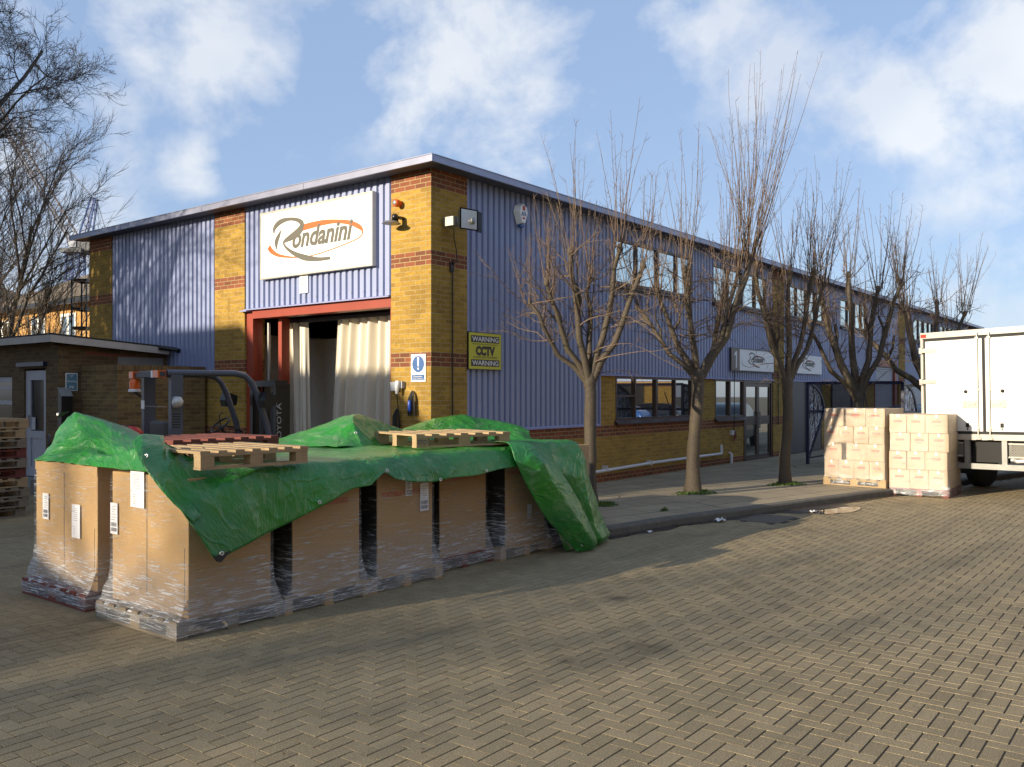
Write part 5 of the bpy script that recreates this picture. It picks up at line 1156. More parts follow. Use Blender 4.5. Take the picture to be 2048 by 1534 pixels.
for y0, y1 in ((.40, .90), (-.90, -.40)):
    q = MB(); q.box((-.01, y0, .96), (.05, y1, .985)); q.box((-.01, y0, .72), (.05, y1, .745)); n_ = 9
    for i in range(n_):
        for k in range(5):
            a = y0+(y1-y0)*i/n_; w_ = (y1-y0)/n_; z = .745+k*.043; q.beam((.02, a, z), (.02, a+w_/2, z+.0215), .007, .007); q.beam((.02, a+w_/2, z+.0215), (.02, a+w_, z), .007, .007); q.beam((.02, a, z+.043), (.02, a+w_/2, z+.0215), .007, .007); q.beam((.02, a+w_/2, z+.0215), (.02, a+w_, z+.043), .007, .007)
    to_('step_grille', q, 'alu')
q = MB(); q.box((.35, -.75, .60), (.9, -.30, .78)); q.tube([(.02, -.45, .70), (.1, -.5, .66), (.05, -.7, .68)], .04, 8); to_('tank', q, 'pvc')
q = MB(); q.box((.12, -1.1, .62), (.16, 1.1, 1.02)); to_('back_plate', q, 'black')
for x in (1.9, 5.9):
    for y in (-.95, .95):
        if x > 5: y *= .98
        q = MB(); q.lathe([(.2, -.14), (.42, -.14), (.46, -.10), (.46, .10), (.42, .14), (.2, .14)], (x, y, .46), 'y', 28); wq = to_('wheel', q, 'rubber'); q = MB(); q.lathe([(.05, -.12), (.2, -.1), (.22, .1), (.05, .12)], (x, y, .46), 'y', 20); obj('rim', q, 'galv', wq)
for y in (-.95, .95): q = MB(); q.box((1.3, y-.17, .3), (1.32, y+.17, .85)); to_('mudflap', q, 'rubber')
q = MB(); q.prism([(6.3, .5), (8.0, .5), (8.05, 1.2), (7.75, 2.1), (7.4, 2.35), (6.3, 2.4)], -1.02, 1.02); o = to_('cab', q, 'truck'); md = o.modifiers.new('b', 'BEVEL'); md.width = .05; md.segments = 2
q = MB(); q.box((6.9, -1.03, 1.4), (7.6, -1.022, 2.05)); q.box((6.9, 1.022, 1.4), (7.6, 1.03, 2.05)); to_('cab_window', q, 'glass')

# ================================================================ SHELTER
ss = thing('bike_shelter', 'navy framed cycle shelter with a curved clear roof near the trees', 'shelter', (11.98, -1.64, .12), -pi/2)
# local x runs toward -v, y runs toward +u
arc = [(1.2*sin(t), 1.30+.70*cos(t)) for t in [pi/2*i/10 for i in range(11)]]
for k, x in enumerate((0, 2.24)):
    q = MB(); q.beam((x, 0, 0), (x, 0, 2.02), .07, .07); q.beam((x, 0, 1.32), (x, 1.2, 1.30), .05, .06); q.beam((x, 1.2, 1.30), (x, .08, .2), .05, .09); q.beam((x, .04, .15), (x, 1.1, .15), .04, .04)
    for (a, b_), (c_, d_) in zip(arc, arc[1:]): q.beam((x, a, b_), (x, c_, d_), .05, .07)
    obj('end_frame', q, 'navy', ss)
    q = MB(); P = [(0, .2)]+[(0, 2.0)]+arc[1:]+[(.15, .22)]; q.prism(P, x-.003, x+.003, plane='yz'); obj('end_panel', q, 'shelter_end', ss)
q = MB(); q.beam((0, 0, 2.02), (2.24, 0, 2.02), .07, .07); q.beam((0, 1.2, 1.31), (2.24, 1.2, 1.31), .07, .07); q.beam((1.12, 1.2, 1.31), (1.12, 1.2, 0), .05, .05); q.beam((1.12, arc[5][0], arc[5][1]), (1.12, 1.2, 1.31), .02, .02); obj('rail', q, 'navy', ss)
q = MB(); q.grid([[(x, a, b_+.02) for a, b_ in arc] for x in (0.03, 1.12, 2.21)]); obj('roof_sheet', q, 'tint', ss)
# ================================================================ CARS
def car(label, loc, rotz, body, group=None):
    t = thing('parked_car', label, 'car', loc, rotz, group)
    prof = [(-2.1, .3), (-2.12, .62), (-1.98, .86), (-1.15, .96), (-.45, 1.40), (.75, 1.44), (1.45, 1.28), (2.0, .95), (2.1, .7), (2.08, .3)]
    q = MB(); n_ = len(prof); rings = []
    for y in (-.86, -.84, -.66, .66, .84, .86):
        k = abs(y); rings.append([(x*(1-.02*(k > .8)), y if z < 1 else y*.84, .3+(z-.3)*(1.0 if k < .7 else .97 if k < .85 else .9)) for x, z in prof])
    vs = [p for r in rings for p in r]; q.add(vs, [(i*n_+j, i*n_+(j+1) % n_, (i+1)*n_+(j+1) % n_, (i+1)*n_+j) for i in range(5) for j in range(n_)]+[tuple(range(n_)), tuple(range(5*n_, 6*n_))], 0, False)
    o = obj('body', q, body, t); md = o.modifiers.new('b', 'SUBSURF'); md.levels = 2; md.render_levels = 2
    q = MB()
    for s_ in (-1, 1): q.add([(-.95, s_*.765, .98), (1.5, s_*.765, .98), (1.15, s_*.72, 1.24), (.6, s_*.70, 1.30), (-.35, s_*.70, 1.29)], [(0, 1, 2, 3, 4)])
    obj('side_window', q, 'glass', t, fix=False)
    for x in (-1.35, 1.35):
        for y in (-.78, .78):
            q = MB(); q.lathe([(.1, -.1), (.29, -.1), (.31, -.06), (.31, .06), (.29, .1), (.1, .1)], (x, y, .31), 'y', 22); wq = obj('wheel', q, 'rubber', t); q = MB(); q.lathe([(.03, -.11), (.19, -.09), (.19, .09), (.03, .11)], (x, y, .31), 'y', 16); obj('rim', q, 'galv', wq)
    for y in (-.6, .6): q = MB(); q.cbox((-2.0, y, .74), (.12, .28, .12)); obj('headlight', q, 'glow', t)
    return t
carpaint = plain('dark car paint', (.012, .014, .02), .12, .1, .05); M['car_dark'] = carpaint; M['car_silver'] = plain('silver car paint', (.35, .38, .42), .18, .5, .05); M['car_blue'] = plain('blue car paint', (.03, .10, .32), .18, .2, .05)
c0 = car('dark car just showing its roof between the shelter and the white truck', (17.4, -2.9, .12), radians(-15), 'car_dark', 'parked cars'); c0.scale = (1, 1, 1.03)
for i, (u, v, m_, r) in enumerate(((17, -15.0, 'car_silver', -.2), (23, -16.0, 'car_dark', -.24), (29, -17.6, 'car_silver', -.24), (36, -19.4, 'car_blue', -.24), (28.5, -14.2, 'car_blue', 1.4), (31.5, -13.6, 'car_dark', 1.4))):
    car(['silver car parked across the street nearest the corner', 'black car parked across the street', 'second silver car parked across the street', 'blue car parked farthest across the street', 'blue car parked nose out before the brick gable', 'black car parked nose out before the brick gable'][i], (u, v, 0), r, m_, 'parked cars')
# building across the street (seen in the window reflections)
ow = thing('facing_warehouse', 'brick and lilac clad warehouse across the street, mirrored in the windows', 'building', (14, -17.5, 0), radians(-13))
q = MB()
for i in range(7): q.box((i*8, -.3, 0), (i*8+1.6, 0, 6.2))
q.box((0, -.6, 0), (52, -.31, 1.2)); q.box((0, -12, 0), (.4, -.6, 6.2)); q.box((20, 0, 0), (21, 8, 6.2)); obj('wall', q, 'brick', ow)
q = MB(); q.box((19.9, -.3, 2.6), (19.99, 8, 5.9)); obj('side_cladding', q, 'clad', ow)
q = MB(); q.box((19.9, 1.0, .9), (19.99, 2.6, 2.4)); obj('side_window', q, 'black', ow)
q = MB(); q.box((19.9, 4.4, .9), (19.99, 6.4, 2.4)); obj('side_window', q, 'black', ow)
q = MB(); [corr(q, (i*8+8, -.25), (i*8+1.6, -.25), 2.6, 6.2, nrm=(0, 1)) for i in range(6)]; obj('cladding_panel', q, 'clad', ow)
q = MB(); [q.box((i*8+1.6, -.5, 1.2), (i*8+8, -.45, 2.6)) for i in range(6)]; obj('window', q, 'glass', ow)
q = MB(); q.box((-.3, -12, 6.2), (52, .3, 6.35)); obj('roof', q, 'roof', ow)
s = thing('skip_bin', 'large blue wheeled bin across the street', 'bin', (15.5, -13.0, 0), radians(-13)); q = MB(); q.prism([(-.6, .2), (.6, .2), (.7, 1.2), (-.7, 1.2)], -.5, .5); obj('bin_body', q, 'bluepl', s); q = MB(); q.box((-.72, -.52, 1.2), (.72, .52, 1.27)); obj('lid', q, 'bluepl', s)
bw = thing('sky_blocker_warehouse', 'unseen brick warehouse added behind the camera to cut sky light and bounce sun', 'building', (0, 0, 0), 0)  # added out of view to block blue sky light and return warm bounce
q = MB(); q.box((-34, -30, 0), (9, -19, 8.0)); obj('wall', q, 'brick', bw); q = MB(); q.box((-34.3, -30.3, 8.0), (9.3, -18.7, 8.15)); obj('roof', q, 'roof', bw)
q = MB(); [q.box((-32+i*4, -18.99, 1.2), (-29.5+i*4, -18.95, 2.8)) for i in range(10)]; obj('window', q, 'glass', bw)
# unseen warehouse at left, read from its shadow; roof heights shaped to cast it
lw = thing('shade_caster_warehouse', 'unseen brick warehouse left of the yard, roof line shaped to cast the shade', 'building')
q = MB(); q.box((-27, 11.8, 0), (-22, 18, 9.2)); q.box((-27, 8.15, 0), (-22, 11.799, 8.5)); q.prism([(1.9, 0), (1.9, 4.3), (4.8, 4.9), (5.8, 5.6), (8.149, 5.75), (8.149, 0)], -27, -22, plane='yz'); obj('wall', q, 'brick', lw)
q = MB(); q.box((-27.2, 11.7, 9.2), (-21.8, 18.2, 9.3)); q.box((-27.2, 8.1, 8.5), (-21.9, 11.69, 8.6)); obj('roof', q, 'roof', lw)
q = MB(); [q.box((-22.0, 9+i*2.4, 1.5), (-21.97, 10.4+i*2.4, 3)) for i in range(3)]; obj('window', q, 'glass', lw)

# ================================================================ BACKGROUND LEFT
hs = thing('house', 'sunlit yellow brick house with a hipped brown roof behind the shed', 'house', (4.95, 17.5, 0), 0)
q = MB(); q.box((0, 0, 0), (7, 11.5, 5.05)); obj('wall', q, 'brick_house', hs)
q = MB(); q.add([(-.45, -.45, 5.05), (7.4, -.45, 5.05), (7.4, 11.9, 5.05), (-.45, 11.9, 5.05), (3.5, 3.2, 7.1), (3.5, 8.0, 7.1)], [(0, 1, 4), (1, 2, 5, 4), (2, 3, 5), (3, 0, 4, 5), (0, 1, 2, 3)]); obj('roof', q, 'tile', hs)
q = MB(); q.box((-.5, -.45, 4.95), (-.44, 11.9, 5.12)); obj('gutter', q, 'black', hs)
for v in (.9, 3.9, 6.2, 9.2):
    q = MB(); q.box((-.04, v, 3.3), (0, v+1.1, 4.7)); wf = obj('window', q, 'white', hs); q = MB()
    for a in (0, .55): q.box((-.05, v+.08+a, 3.4), (-.041, v+.47+a, 4.6))
    obj('pane', q, 'glass', wf)
hs2 = thing('house', 'lower yellow brick house wing at the far left edge behind the trees', 'house', (3.0, 29.5, 0), 0)
q = MB(); q.box((0, 0, 0), (8, 12, 4.6)); obj('wall', q, 'brick_house', hs2); q = MB(); q.add([(-.5, -.5, 4.6), (8.4, -.5, 4.6), (8.4, 12.4, 4.6), (-.5, 12.4, 4.6), (4, 3, 6.6), (4, 9, 6.6)], [(0, 1, 4), (1, 2, 5, 4), (2, 3, 5), (3, 0, 4, 5), (0, 1, 2, 3)]); obj('roof', q, 'tile', hs2)
q = MB(); q.box((-.04, 1, 2.8), (0, 2.4, 4.2)); obj('window', q, 'white', hs2)
# steel cage rack behind the shed
s = thing('steel_frame', 'dark open steel frame standing against the warehouse end pier', 'steel frame', (1.30, 13.75, 0), radians(-52)); s.scale = (.55, .6, 1)
q = MB()
for x in (-.35, .35):
    for y in (0, .9): q.beam((x, y, 0), (x, y, 4.85), .06, .06)
for z in (3.6, 4.1, 4.85):
    q.beam((-.35, 0, z), (.35, 0, z), .05, .07); q.beam((-.35, .9, z), (.35, .9, z), .05, .07); q.beam((-.35, 0, z), (-.35, .9, z), .05, .07); q.beam((.35, 0, z), (.35, .9, z), .05, .07)
q.beam((-.35, 0, 4.4), (.35, 0, 4.45), .02, .02); obj('frame', q, 'black', s)
# luffing crane: built in the camera-facing vertical plane about 105 m off
cr = thing('tower_crane', 'blue luffing tower crane far behind the trees', 'crane', tuple(Vector((camo.location.x, camo.location.y, 0))+CAMF*105+CAMR*((150.5-1024)/1760*105)), TH-pi/2+.0)
# local x = screen right, z up
def cz(py): return 1.87+(788-py)/1760*105
def cxp(px): return (px-150.5)/1760*105
q = MB(); w_ = .75
for x in (-w_, w_):
    for y in (-w_, w_): q.beam((x, y, 0), (x, y, cz(505)), .24, .24)
z = 4
while z < cz(508):
    for y in (-w_, w_): q.beam((-w_, y, z), (w_, y, z+1.0), .10, .10); q.beam((w_, y, z), (-w_, y, z+1.0), .10, .10)
    for x in (-w_, w_): q.beam((x, -w_, z), (x, w_, z+1.0), .10, .10)
    z += 1.0
obj('mast', q, 'craneblue', cr)
q = MB(); q.box((-1.3, -1.2, cz(507)), (1.3, 1.2, cz(499))); q.prism([(.2, cz(499)), (.2, cz(484)), (3.6, cz(482)), (4.3, cz(500)), (4.3, cz(506)), (1.5, cz(503))], -1.0, 1.0); obj('slewing_deck', q, 'cranegrey', cr)
q = MB(); q.box((-.3, -1.1, cz(497)), (.6, -.3, cz(476))); obj('cab', q, 'shutter', cr)
q = MB()
for y in (-.6, .6): q.beam((.4, y, cz(490)), (cxp(185), y*.5, cz(395)), .15, .15); q.beam((1.7, y, cz(475)), (cxp(193), y*.5, cz(398)), .17, .17); q.beam((cxp(170), y, cz(443)), (cxp(177), y, cz(441)), .15, .15)
for t in (.2, .4, .6, .8, 1.0): a = Vector((.4, 0, cz(490))).lerp(Vector((cxp(185), 0, cz(395))), t); b_ = Vector((1.7, 0, cz(475))).lerp(Vector((cxp(193), 0, cz(398))), t-.1); q.beam(a, b_, .12, .12)
obj('a_frame', q, 'craneblue', cr)
J0 = Vector((-.2, 0, cz(492))); J1 = Vector((cxp(-60), 0, cz(140))); dj = (J1-J0); nj = Vector((dj.z, 0, -dj.x)).normalized()
q = MB()
for off, y in ((.0, -.5), (.0, .5), (1.1, 0)): q.beam(J0+nj*off+Vector((0, y, 0)), J1+nj*off*.8+Vector((0, y, 0)), .16, .16)
for k in range(26):
    a = J0+dj*(k/26); b_ = J0+dj*((k+.5)/26)+nj*1.0; c_ = J0+dj*((k+1)/26); q.beam(a, b_, .08, .08); q.beam(b_, c_, .08, .08)
obj('jib', q, 'redpaint', cr).data.materials[0] = plain('crane jib weathered', (.10, .08, .09), .6)
q = MB()
for y in (-.3, .3): q.tube([(cxp(186), y, cz(396)), tuple(J0+dj*.93+nj*1.4+Vector((0, y, 0)))], .035, 4, caps=False)
q.tube([(cxp(194), 0, cz(400)), (4.0, 0, cz(484))], .035, 4, caps=False); q.tube([(cxp(188), 0, cz(400)), (2.4, 0, cz(484))], .035, 4, caps=False); obj('cable', q, 'cranegrey', cr)
# ================================================================ TREES
def branch(mbs, p, d, L, r0, r1, seg, wig, up, rnd, n=5, mi=0):
    pts = [Vector(p)]; rr = [r0]; d = Vector(d).normalized()
    for i in range(seg):
        d = (d+Vector((rnd.gauss(0, wig), rnd.gauss(0, wig), rnd.gauss(0, wig)))+Vector((0, 0, up))).normalized()
        pts.append(pts[-1]+d*(L/seg)); rr.append(r0+(r1-r0)*(i+1)/seg)
    mbs.tube(pts, rr, n, mi, caps=(n > 4)); return pts, rr, d
def spurs(mb, pts, rnd, k, L, r, up=.15):
    for _ in range(k):
        t = rnd.random()**.8*(len(pts)-1.01); i = int(t); p = pts[i].lerp(pts[i+1], t-i); dd = (pts[i+1]-pts[i]).normalized()
        a = rnd.uniform(0, 2*pi); o = dd.orthogonal().normalized(); o = (Matrix.Rotation(a, 3, dd) @ o)
        branch(mb, p, dd*.8+o, L*rnd.uniform(.4, 1.2), r, r*.5, 2, .15, up, rnd, 3)
def shoots(mb, c, rnd, n, L, spread, r=.010, lean=(0, 0, 0), sp=7):
    for _ in range(n):
        a = rnd.uniform(0, 2*pi); s = rnd.uniform(0, spread); d = Vector((cos(a)*s, sin(a)*s, 1))+Vector(lean)
        pts, rr, dd = branch(mb, Vector(c)+Vector((cos(a), sin(a), 0))*rnd.uniform(0, .12), d, L*rnd.uniform(.5, 1.3), r*rnd.uniform(.6, 1.0), .0026, 7, .045, .03, rnd, 4)
        spurs(mb, pts, rnd, int(sp*1.2), .14, .0028)
        if rnd.random() < .5:
            i = rnd.randint(1, 3); pts2, _, _ = branch(mb, pts[i], dd+Vector((rnd.gauss(0, .35), rnd.gauss(0, .35), 0)), L*.5, r*.5, .0025, 5, .05, .05, rnd, 3); spurs(mb, pts2, rnd, 4, .15, .003)
def street_tree(label, loc, trunk_h, limbs, seed, r=.115, lean=(0, 0), dens=1.0, top_scale=1.0, fine=1.0):
    "limbs: list of (x, z, r0, shoots, shoot length); x is to the camera's right"
    rnd = random.Random(seed); t = thing('street_tree', label, 'tree', loc, TH-pi/2, 'pollarded trees along the pavement'); T = MB(); C_ = MB()
    pts = []; rr = []
    for i in range(9):
        k = i/8; z = trunk_h*k; pts.append(Vector((lean[0]*k+.012*sin(k*7+seed), lean[1]*k+.012*cos(k*5), z))); rr.append(.88*r*(1.28 if i == 0 else 1.1 if i == 1 else 1.0-.12*k)*(1+.05*sin(i*2.3+seed))*(1.0 if i == 8 else 1))
    T.tube(pts, rr, 14, caps=False); top = pts[-1]
    T.lathe([(r*.5, -.22), (r*.86, -.12), (r*.90, -.02), (r*.7, .07), (r*.3, .12)], tuple(top), 'z', 14)
    for (x, z, r0, ns, sl) in limbs:
        e = Vector((x, rnd.uniform(-.55, .55), z)); m1 = top.lerp(e, .35)+Vector((x*.16, rnd.uniform(-.08, .08), -.05)); m2 = top.lerp(e, .7)+Vector((x*.07, rnd.uniform(-.06, .06), 0))
        L = [top-Vector((0, 0, .14)), top.lerp(m1, .5)+Vector((0, 0, .0)), m1, m1.lerp(m2, .5), m2, m2.lerp(e, .5)+Vector((rnd.gauss(0, .03), rnd.gauss(0, .03), 0)), e]
        T.tube(L, [r0*1.15, r0*1.05, r0*.95, r0*.85, r0*.78, r0*.68, r0*.62], 9)
        T.lathe([(.01, -.06), (r0*.8, -.04), (r0*.95, .0), (r0*.7, .05), (.02, .08)], tuple(e), 'z', 8)
        shoots(C_, e, rnd, int(ns*dens), sl*top_scale, .34, lean=(x*.10, 0, 0))
        for i in (2, 3, 4, 5):  # side growth off the limb
            for _ in range(int(1.6*fine+.5)):
                q0 = L[i].lerp(L[min(i+1, 6)], rnd.random()); a = rnd.uniform(0, 2*pi)
                pts2, rr2, dd = branch(C_, q0, (cos(a), sin(a)*.8, rnd.uniform(.0, .9)), rnd.uniform(.5, 1.15), .012, .0035, 6, .16, .03, rnd, 4); spurs(C_, pts2, rnd, 6, .2, .003, .0)
                for _ in range(2):
                    i2 = rnd.randint(2, 5); p3, _, _ = branch(C_, pts2[i2], dd+Vector((rnd.gauss(0, .7), rnd.gauss(0, .7), rnd.gauss(-.1, .4))), rnd.uniform(.3, .7), .006, .0025, 4, .2, -.02, rnd, 3); spurs(C_, p3, rnd, 5, .16, .003, 0)
            if rnd.random() < .7: shoots(C_, L[i], rnd, 2, sl*.75, .25, r=.009, lean=(x*.1, 0, 0))
        if rnd.random() < .6:
            s0 = L[3]; ee = s0+Vector((rnd.uniform(-.15, .15), rnd.uniform(-.2, .2), rnd.uniform(.3, .6))); T.tube([s0, s0.lerp(ee, .5)+Vector((.04, 0, 0)), ee], [r0*.5, r0*.45, r0*.42], 7); shoots(C_, ee, rnd, 5, sl*.7, .35)
    for _ in range(int(7*fine)):  # fine drooping growth low in the crown
        a = rnd.uniform(0, 2*pi); pts2, rr2, dd = branch(C_, top+Vector((0, 0, rnd.uniform(-.1, .9))), (cos(a), sin(a), .45), rnd.uniform(.8, 1.5), .012, .003, 8, .12, -.015, rnd, 4); spurs(C_, pts2, rnd, 8, .22, .003, -.05)
    T.v = [tuple(Vector(p)+mn.noise_vector(Vector(p)*6+Vector((seed, 0, 0)))*.010+mn.noise_vector(Vector(p)*1.5+Vector((seed, 0, 0)))*.025) for p in T.v]
    obj('trunk', T, 'bark', t, fix=False); obj('crown', C_, 'twig', t, fix=False); return t
st1 = street_tree('pollarded bare street tree nearest the CCTV sign', (1.79, -1.76, .12), 2.0, [(-.72, 3.45, .050, 9, 1.25), (-.35, 3.9, .055, 10, 1.5), (.02, 3.6, .05, 8, 1.7), (.42, 4.0, .055, 10, 1.7), (.78, 3.75, .055, 9, 1.6), (-.98, 3.15, .04, 6, 1.1)], 21, .115, (-.02, 0), .9)
st2 = street_tree('tallest street tree with a dense broom of shoots on its right limb', (4.38, -2.23, .12), 2.1, [(-.62, 3.6, .055, 8, 1.6), (-.15, 3.95, .06, 12, 2.0), (1.12, 4.18, .075, 34, 3.1), (.62, 3.5, .05, 10, 1.9), (-.95, 3.3, .045, 7, 1.5), (.9, 4.0, .05, 16, 2.6)], 33, .135, (.10, 0), 1.05)
st3 = street_tree('third street tree from the left in front of the second brick pier', (6.84, -2.99, .12), 2.0, [(-.62, 4.05, .06, 12, 1.6), (.05, 3.9, .06, 12, 1.9), (.55, 4.1, .055, 14, 2.0), (.9, 3.9, .05, 12, 2.0), (-.3, 3.3, .05, 8, 1.5)], 47, .12, (.05, 0), 1.0)
st4 = street_tree('fourth street tree from the left behind the carton pallets', (9.4, -3.6, .12), 1.75, [(-.72, 3.7, .085, 9, 1.5), (-.15, 4.3, .075, 9, 1.6), (.35, 3.95, .065, 12, 1.6), (.75, 4.05, .06, 12, 1.5), (-1.1, 3.3, .05, 8, 1.2)], 58, .13, (.0, 0), 1.0)
st5 = street_tree('fifth street tree partly hidden by the white truck', (12.0, -4.5, .12), 1.9, [(-1.5, 3.2, .07, 8, 1.3), (-.5, 3.7, .065, 10, 1.4), (.35, 3.9, .07, 9, 1.2), (.8, 3.6, .055, 12, 1.6), (-.9, 3.8, .05, 12, 1.3)], 69, .13, (-.1, 0), 1.0)
st6 = street_tree('small bare tree top showing above the truck roof at the right edge', (31, -17.8, .0), 2.2, [(-.5, 4.2, .06, 12, 1.6), (.3, 4.6, .06, 14, 1.8), (.9, 4.2, .055, 12, 1.5)], 77, .12, (0, 0), 1.0)

def wild_tree(label, loc, h, seed, r=.2, spread=1.0, levels=4, mats=('bark_dark', 'twig_dark'), stems=1, dirbias=(0, 0, 0), nb=7, lenk=1.0, name='bare_tree', low=.25, tw=1.0, thick=.006):
    rnd = random.Random(seed); t = thing(name, label, 'tree', loc, 0, 'bare trees behind the yard'); T = MB(); C_ = MB()
    def grow(p, d, L, r_, lv):
        r_ = max(r_, thick*(1, 1, 1, 1, .8, .65)[lv])
        mb = T if lv <= 1 else C_; n = (9, 6, 4, 3, 3, 3)[lv]; seg = (8, 7, 6, 5, 4, 3)[lv]
        pts, rr, dd = branch(mb, p, d, L, r_, r_*(.35 if lv else .4), seg, (.05, .10, .12, .13, .15, .15)[lv], (.02, .03, .035, .04, .04, .04)[lv], rnd, n)
        if lv >= levels: return
        k = int((nb, 9, 8, 7, 6, 4)[lv]*(tw if lv in (2, 3) else 1))
        for i in range(k):
            lo = low if lv == 0 else .12; tt = lo+(1-lo)*(i+rnd.random())/k; tt *= seg*.999; j = int(tt); q = pts[j].lerp(pts[j+1], tt-j); a = rnd.uniform(0, 2*pi)
            ax = (pts[j+1]-pts[j]).normalized(); o = Matrix.Rotation(a, 3, ax) @ ax.orthogonal().normalized()
            nd = ax*rnd.uniform(.55, 1.1)+o*spread*rnd.uniform(.6, 1.1)+Vector(dirbias)*(1 if lv < 2 else .4)
            grow(q, nd, L*rnd.uniform(.38, .62)*lenk*(1.15 if lv == 0 else 1), rr[j]*rnd.uniform(.42, .62), lv+1)
    for s_ in range(stems):
        a = rnd.uniform(0, 2*pi); grow(Vector((cos(a)*.15*s_, sin(a)*.15*s_, 0)), (cos(a)*.12*(stems > 1)+.03, sin(a)*.12*(stems > 1), 1), h*rnd.uniform(.85, 1.05), r*(1 if s_ == 0 else .7), 0)
    obj('trunk', T, mats[0], t, fix=False); obj('crown', C_, mats[1], t, fix=False); return t
RD = CAMR
wild_tree('large bare tree reaching in from the left edge, its limbs high over the shed', (-3.9, 12.5, 0), 10.2, 5, .20, .95, 5, dirbias=tuple(RD*.10+Vector((0, 0, -.02))), nb=18, lenk=.84, low=.50, tw=1.6, thick=.0068)
wild_tree('bare upright tree with forked trunk behind the shed roof', (-.35, 14.6, 0), 6.4, 14, .10, .42, 4, stems=2, nb=9, lenk=.85)
wild_tree('slender bare tree to the right of the forked trunk, in front of the yellow house', (.35, 15.4, 0), 4.6, 23, .06, .36, 3, stems=3, nb=7, lenk=.8)
wild_tree('dark bare tree at the far left edge behind the shed', (-.9, 17.6, 0), 6.8, 31, .11, .6, 3, stems=2, nb=9)
# saplings over the shed roof
sp_ = thing('sapling', 'thicket of pale leafless sapling stems rising behind the shed roof', 'shrub', (0, 12.9, 0), 0)
q = MB(); rnd = random.Random(2)
for i in range(26):
    p = (rnd.uniform(-2.0, 1.2), rnd.uniform(-.3, 1.2), 2.0)
    if p[0] > -.1: p = (p[0], p[1]-0, 2.0)
    pts, rr, dd = branch(q, p, (rnd.gauss(0, .25), rnd.gauss(0, .25), 1), rnd.uniform(1.2, 2.6), .018, .005, 7, .09, .02, rnd, 4); spurs(q, pts, rnd, 9, .6, .006, .05)
obj('stems', q, 'twig_pale', sp_, fix=False)
q = MB()
for i in range(8): q.tube([(-2+i*.42, .4, 0), (-2+i*.42, .45, 2.2)], .02, 5)
obj('lower_stems', q, 'twig_pale', sp_, fix=False)
# trees out to the left that throw the dappled shade
for i, (u, v, h, sd) in enumerate(((-40, 5.8, 9.5, 41), (-46, 10.0, 11, 42), (-42, 12.5, 10.0, 43))):
    wild_tree(['bare yard tree left of the picture nearest the low roof', 'bare yard tree left of the picture behind the warehouse end', 'bare yard tree left of the picture nearest the street'][i], (u, v, 0), h, sd, .22, 1.0, 4, nb=8, thick=.004)
wild_tree('tall bare tree left of the picture throwing its shadow on the end wall', (-11.5, 12.3, 0), 11.5, 88, .24, .8, 4, stems=2, nb=11)
wild_tree('second bare tree left of the picture shading the end pier', (-9.0, 13.4, 0), 10.5, 91, .22, .8, 4, stems=2, nb=10)
# ================================================================ SMALL STUFF
q = MB(); rnd = random.Random(6)
for (cx, cy, R_) in ((4.38, -2.30, .42), (6.84, -3.02, .42), (1.9, -1.9, .3), (1.9, -3.0, .06)):
    for i in range(int(1600*R_)):
        a = rnd.uniform(0, 2*pi); r = R_*sqrt(rnd.random())*(1+.3*sin(3*a)); x, y = cx+r*cos(a)*1.15, cy+r*sin(a)*.7; h = rnd.uniform(.02, .065)*(1.15-r/R_*.7); dx, dy = rnd.uniform(-.03, .03), rnd.uniform(-.03, .03); w_ = rnd.uniform(.006, .016); b_ = rnd.uniform(0, pi)
        q.add([(x-w_*cos(b_), y-w_*sin(b_), .12), (x+w_*cos(b_), y+w_*sin(b_), .12), (x+dx+w_*cos(b_), y+dy, .12+h), (x+dx-w_*.4, y+dy, .12+h*1.1)], [(0, 1, 2, 3)])
obj('grass', q, 'grass', kind='stuff', label='tufts of low green weeds around the feet of the street trees', cat='weeds')
q = MB()
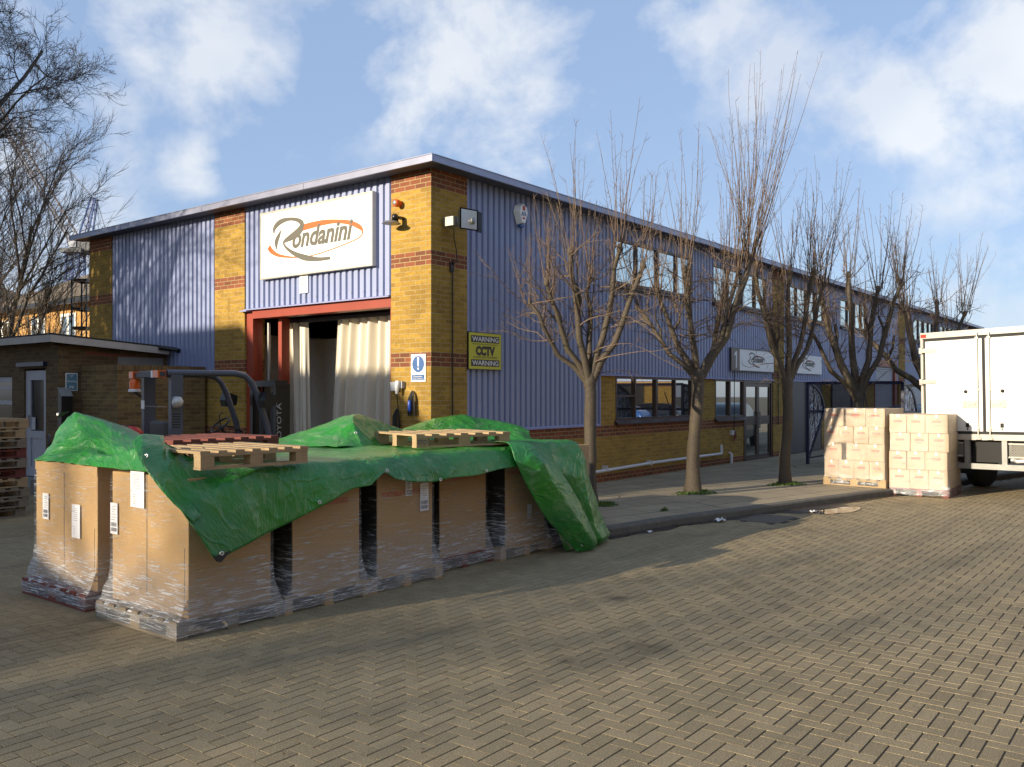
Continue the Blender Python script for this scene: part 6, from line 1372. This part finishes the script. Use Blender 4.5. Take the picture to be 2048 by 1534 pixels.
for i in range(420):
    u = rnd.uniform(-.2, 8); 
    if rnd.random() < .75: v = kerb_v(u)-abs(rnd.gauss(0, .12))-.02
    else: v = kerb_v(u)-rnd.uniform(.1, 1.6)
    z = .012; a = rnd.uniform(0, pi); s_ = rnd.uniform(.008, .028); t_ = rnd.uniform(-.01, .012)
    q.add([(u-s_*cos(a), v-s_*sin(a), z), (u+s_*.4*sin(a), v-s_*.4*cos(a), z+.004), (u+s_*cos(a), v+s_*sin(a), z+.004+abs(t_)), (u-s_*.4*sin(a), v+s_*.4*cos(a), z+.006)], [(0, 1, 2, 3)])
for i in range(160):
    x = camo.location+CAMF*rnd.uniform(4.4, 14)+CAMR*rnd.uniform(-6, 8)
    if x.y > -3.4 and x.x > -6.6: continue
    a = rnd.uniform(0, pi); s_ = rnd.uniform(.004, .016); q.add([(x.x-s_*cos(a), x.y-s_*sin(a), .008), (x.x+s_*.4*sin(a), x.y-s_*.4*cos(a), .010), (x.x+s_*cos(a), x.y+s_*sin(a), .014), (x.x-s_*.4*sin(a), x.y+s_*.4*cos(a), .009)], [(0, 1, 2, 3)])
obj('leaf_litter', q, 'leaf', kind='stuff', label='scattered dead leaves and grit along the gutter', cat='leaves')
def scrap(nm, lab, cat, p, s_, m, sd, grp=None):
    r_ = random.Random(sd); q = MB(); P = [[(p[0]+(i/5-.5)*s_*r_.uniform(.7, 1.3), p[1]+(j/3-.5)*s_*.6*r_.uniform(.6, 1.4), p[2]+r_.uniform(0, s_*.28)) for i in range(6)] for j in range(4)]; q.grid(P, 0, False); obj(nm, q, m, label=lab, cat=cat, group=grp)
scrap('litter_scrap', 'crumpled white plastic scrap in the gutter near the drain cover', 'litter', (2.12, -3.80, .012), .20, 'pvc', 1)
scrap('litter_scrap', 'tiny white scrap in the gutter nearest the tarpaulin', 'litter', (.55, -3.50, .012), .08, 'pvc', 2)
scrap('litter_scrap', 'small brown paper scrap in the puddle', 'litter', (4.05, -4.62, .012), .07, 'carton', 3)
scrap('litter_scrap', 'pale plastic scrap at the left rim of the puddle', 'litter', (3.85, -4.55, .012), .16, 'pvc', 4)
q = MB(); q.beam((-7.17, -6.20, .010), (-7.08, -6.32, .010), .018, .006); obj('wood_splinter', q, 'wood', label='pale wood splinter lying on the foreground paving', cat='splinter')
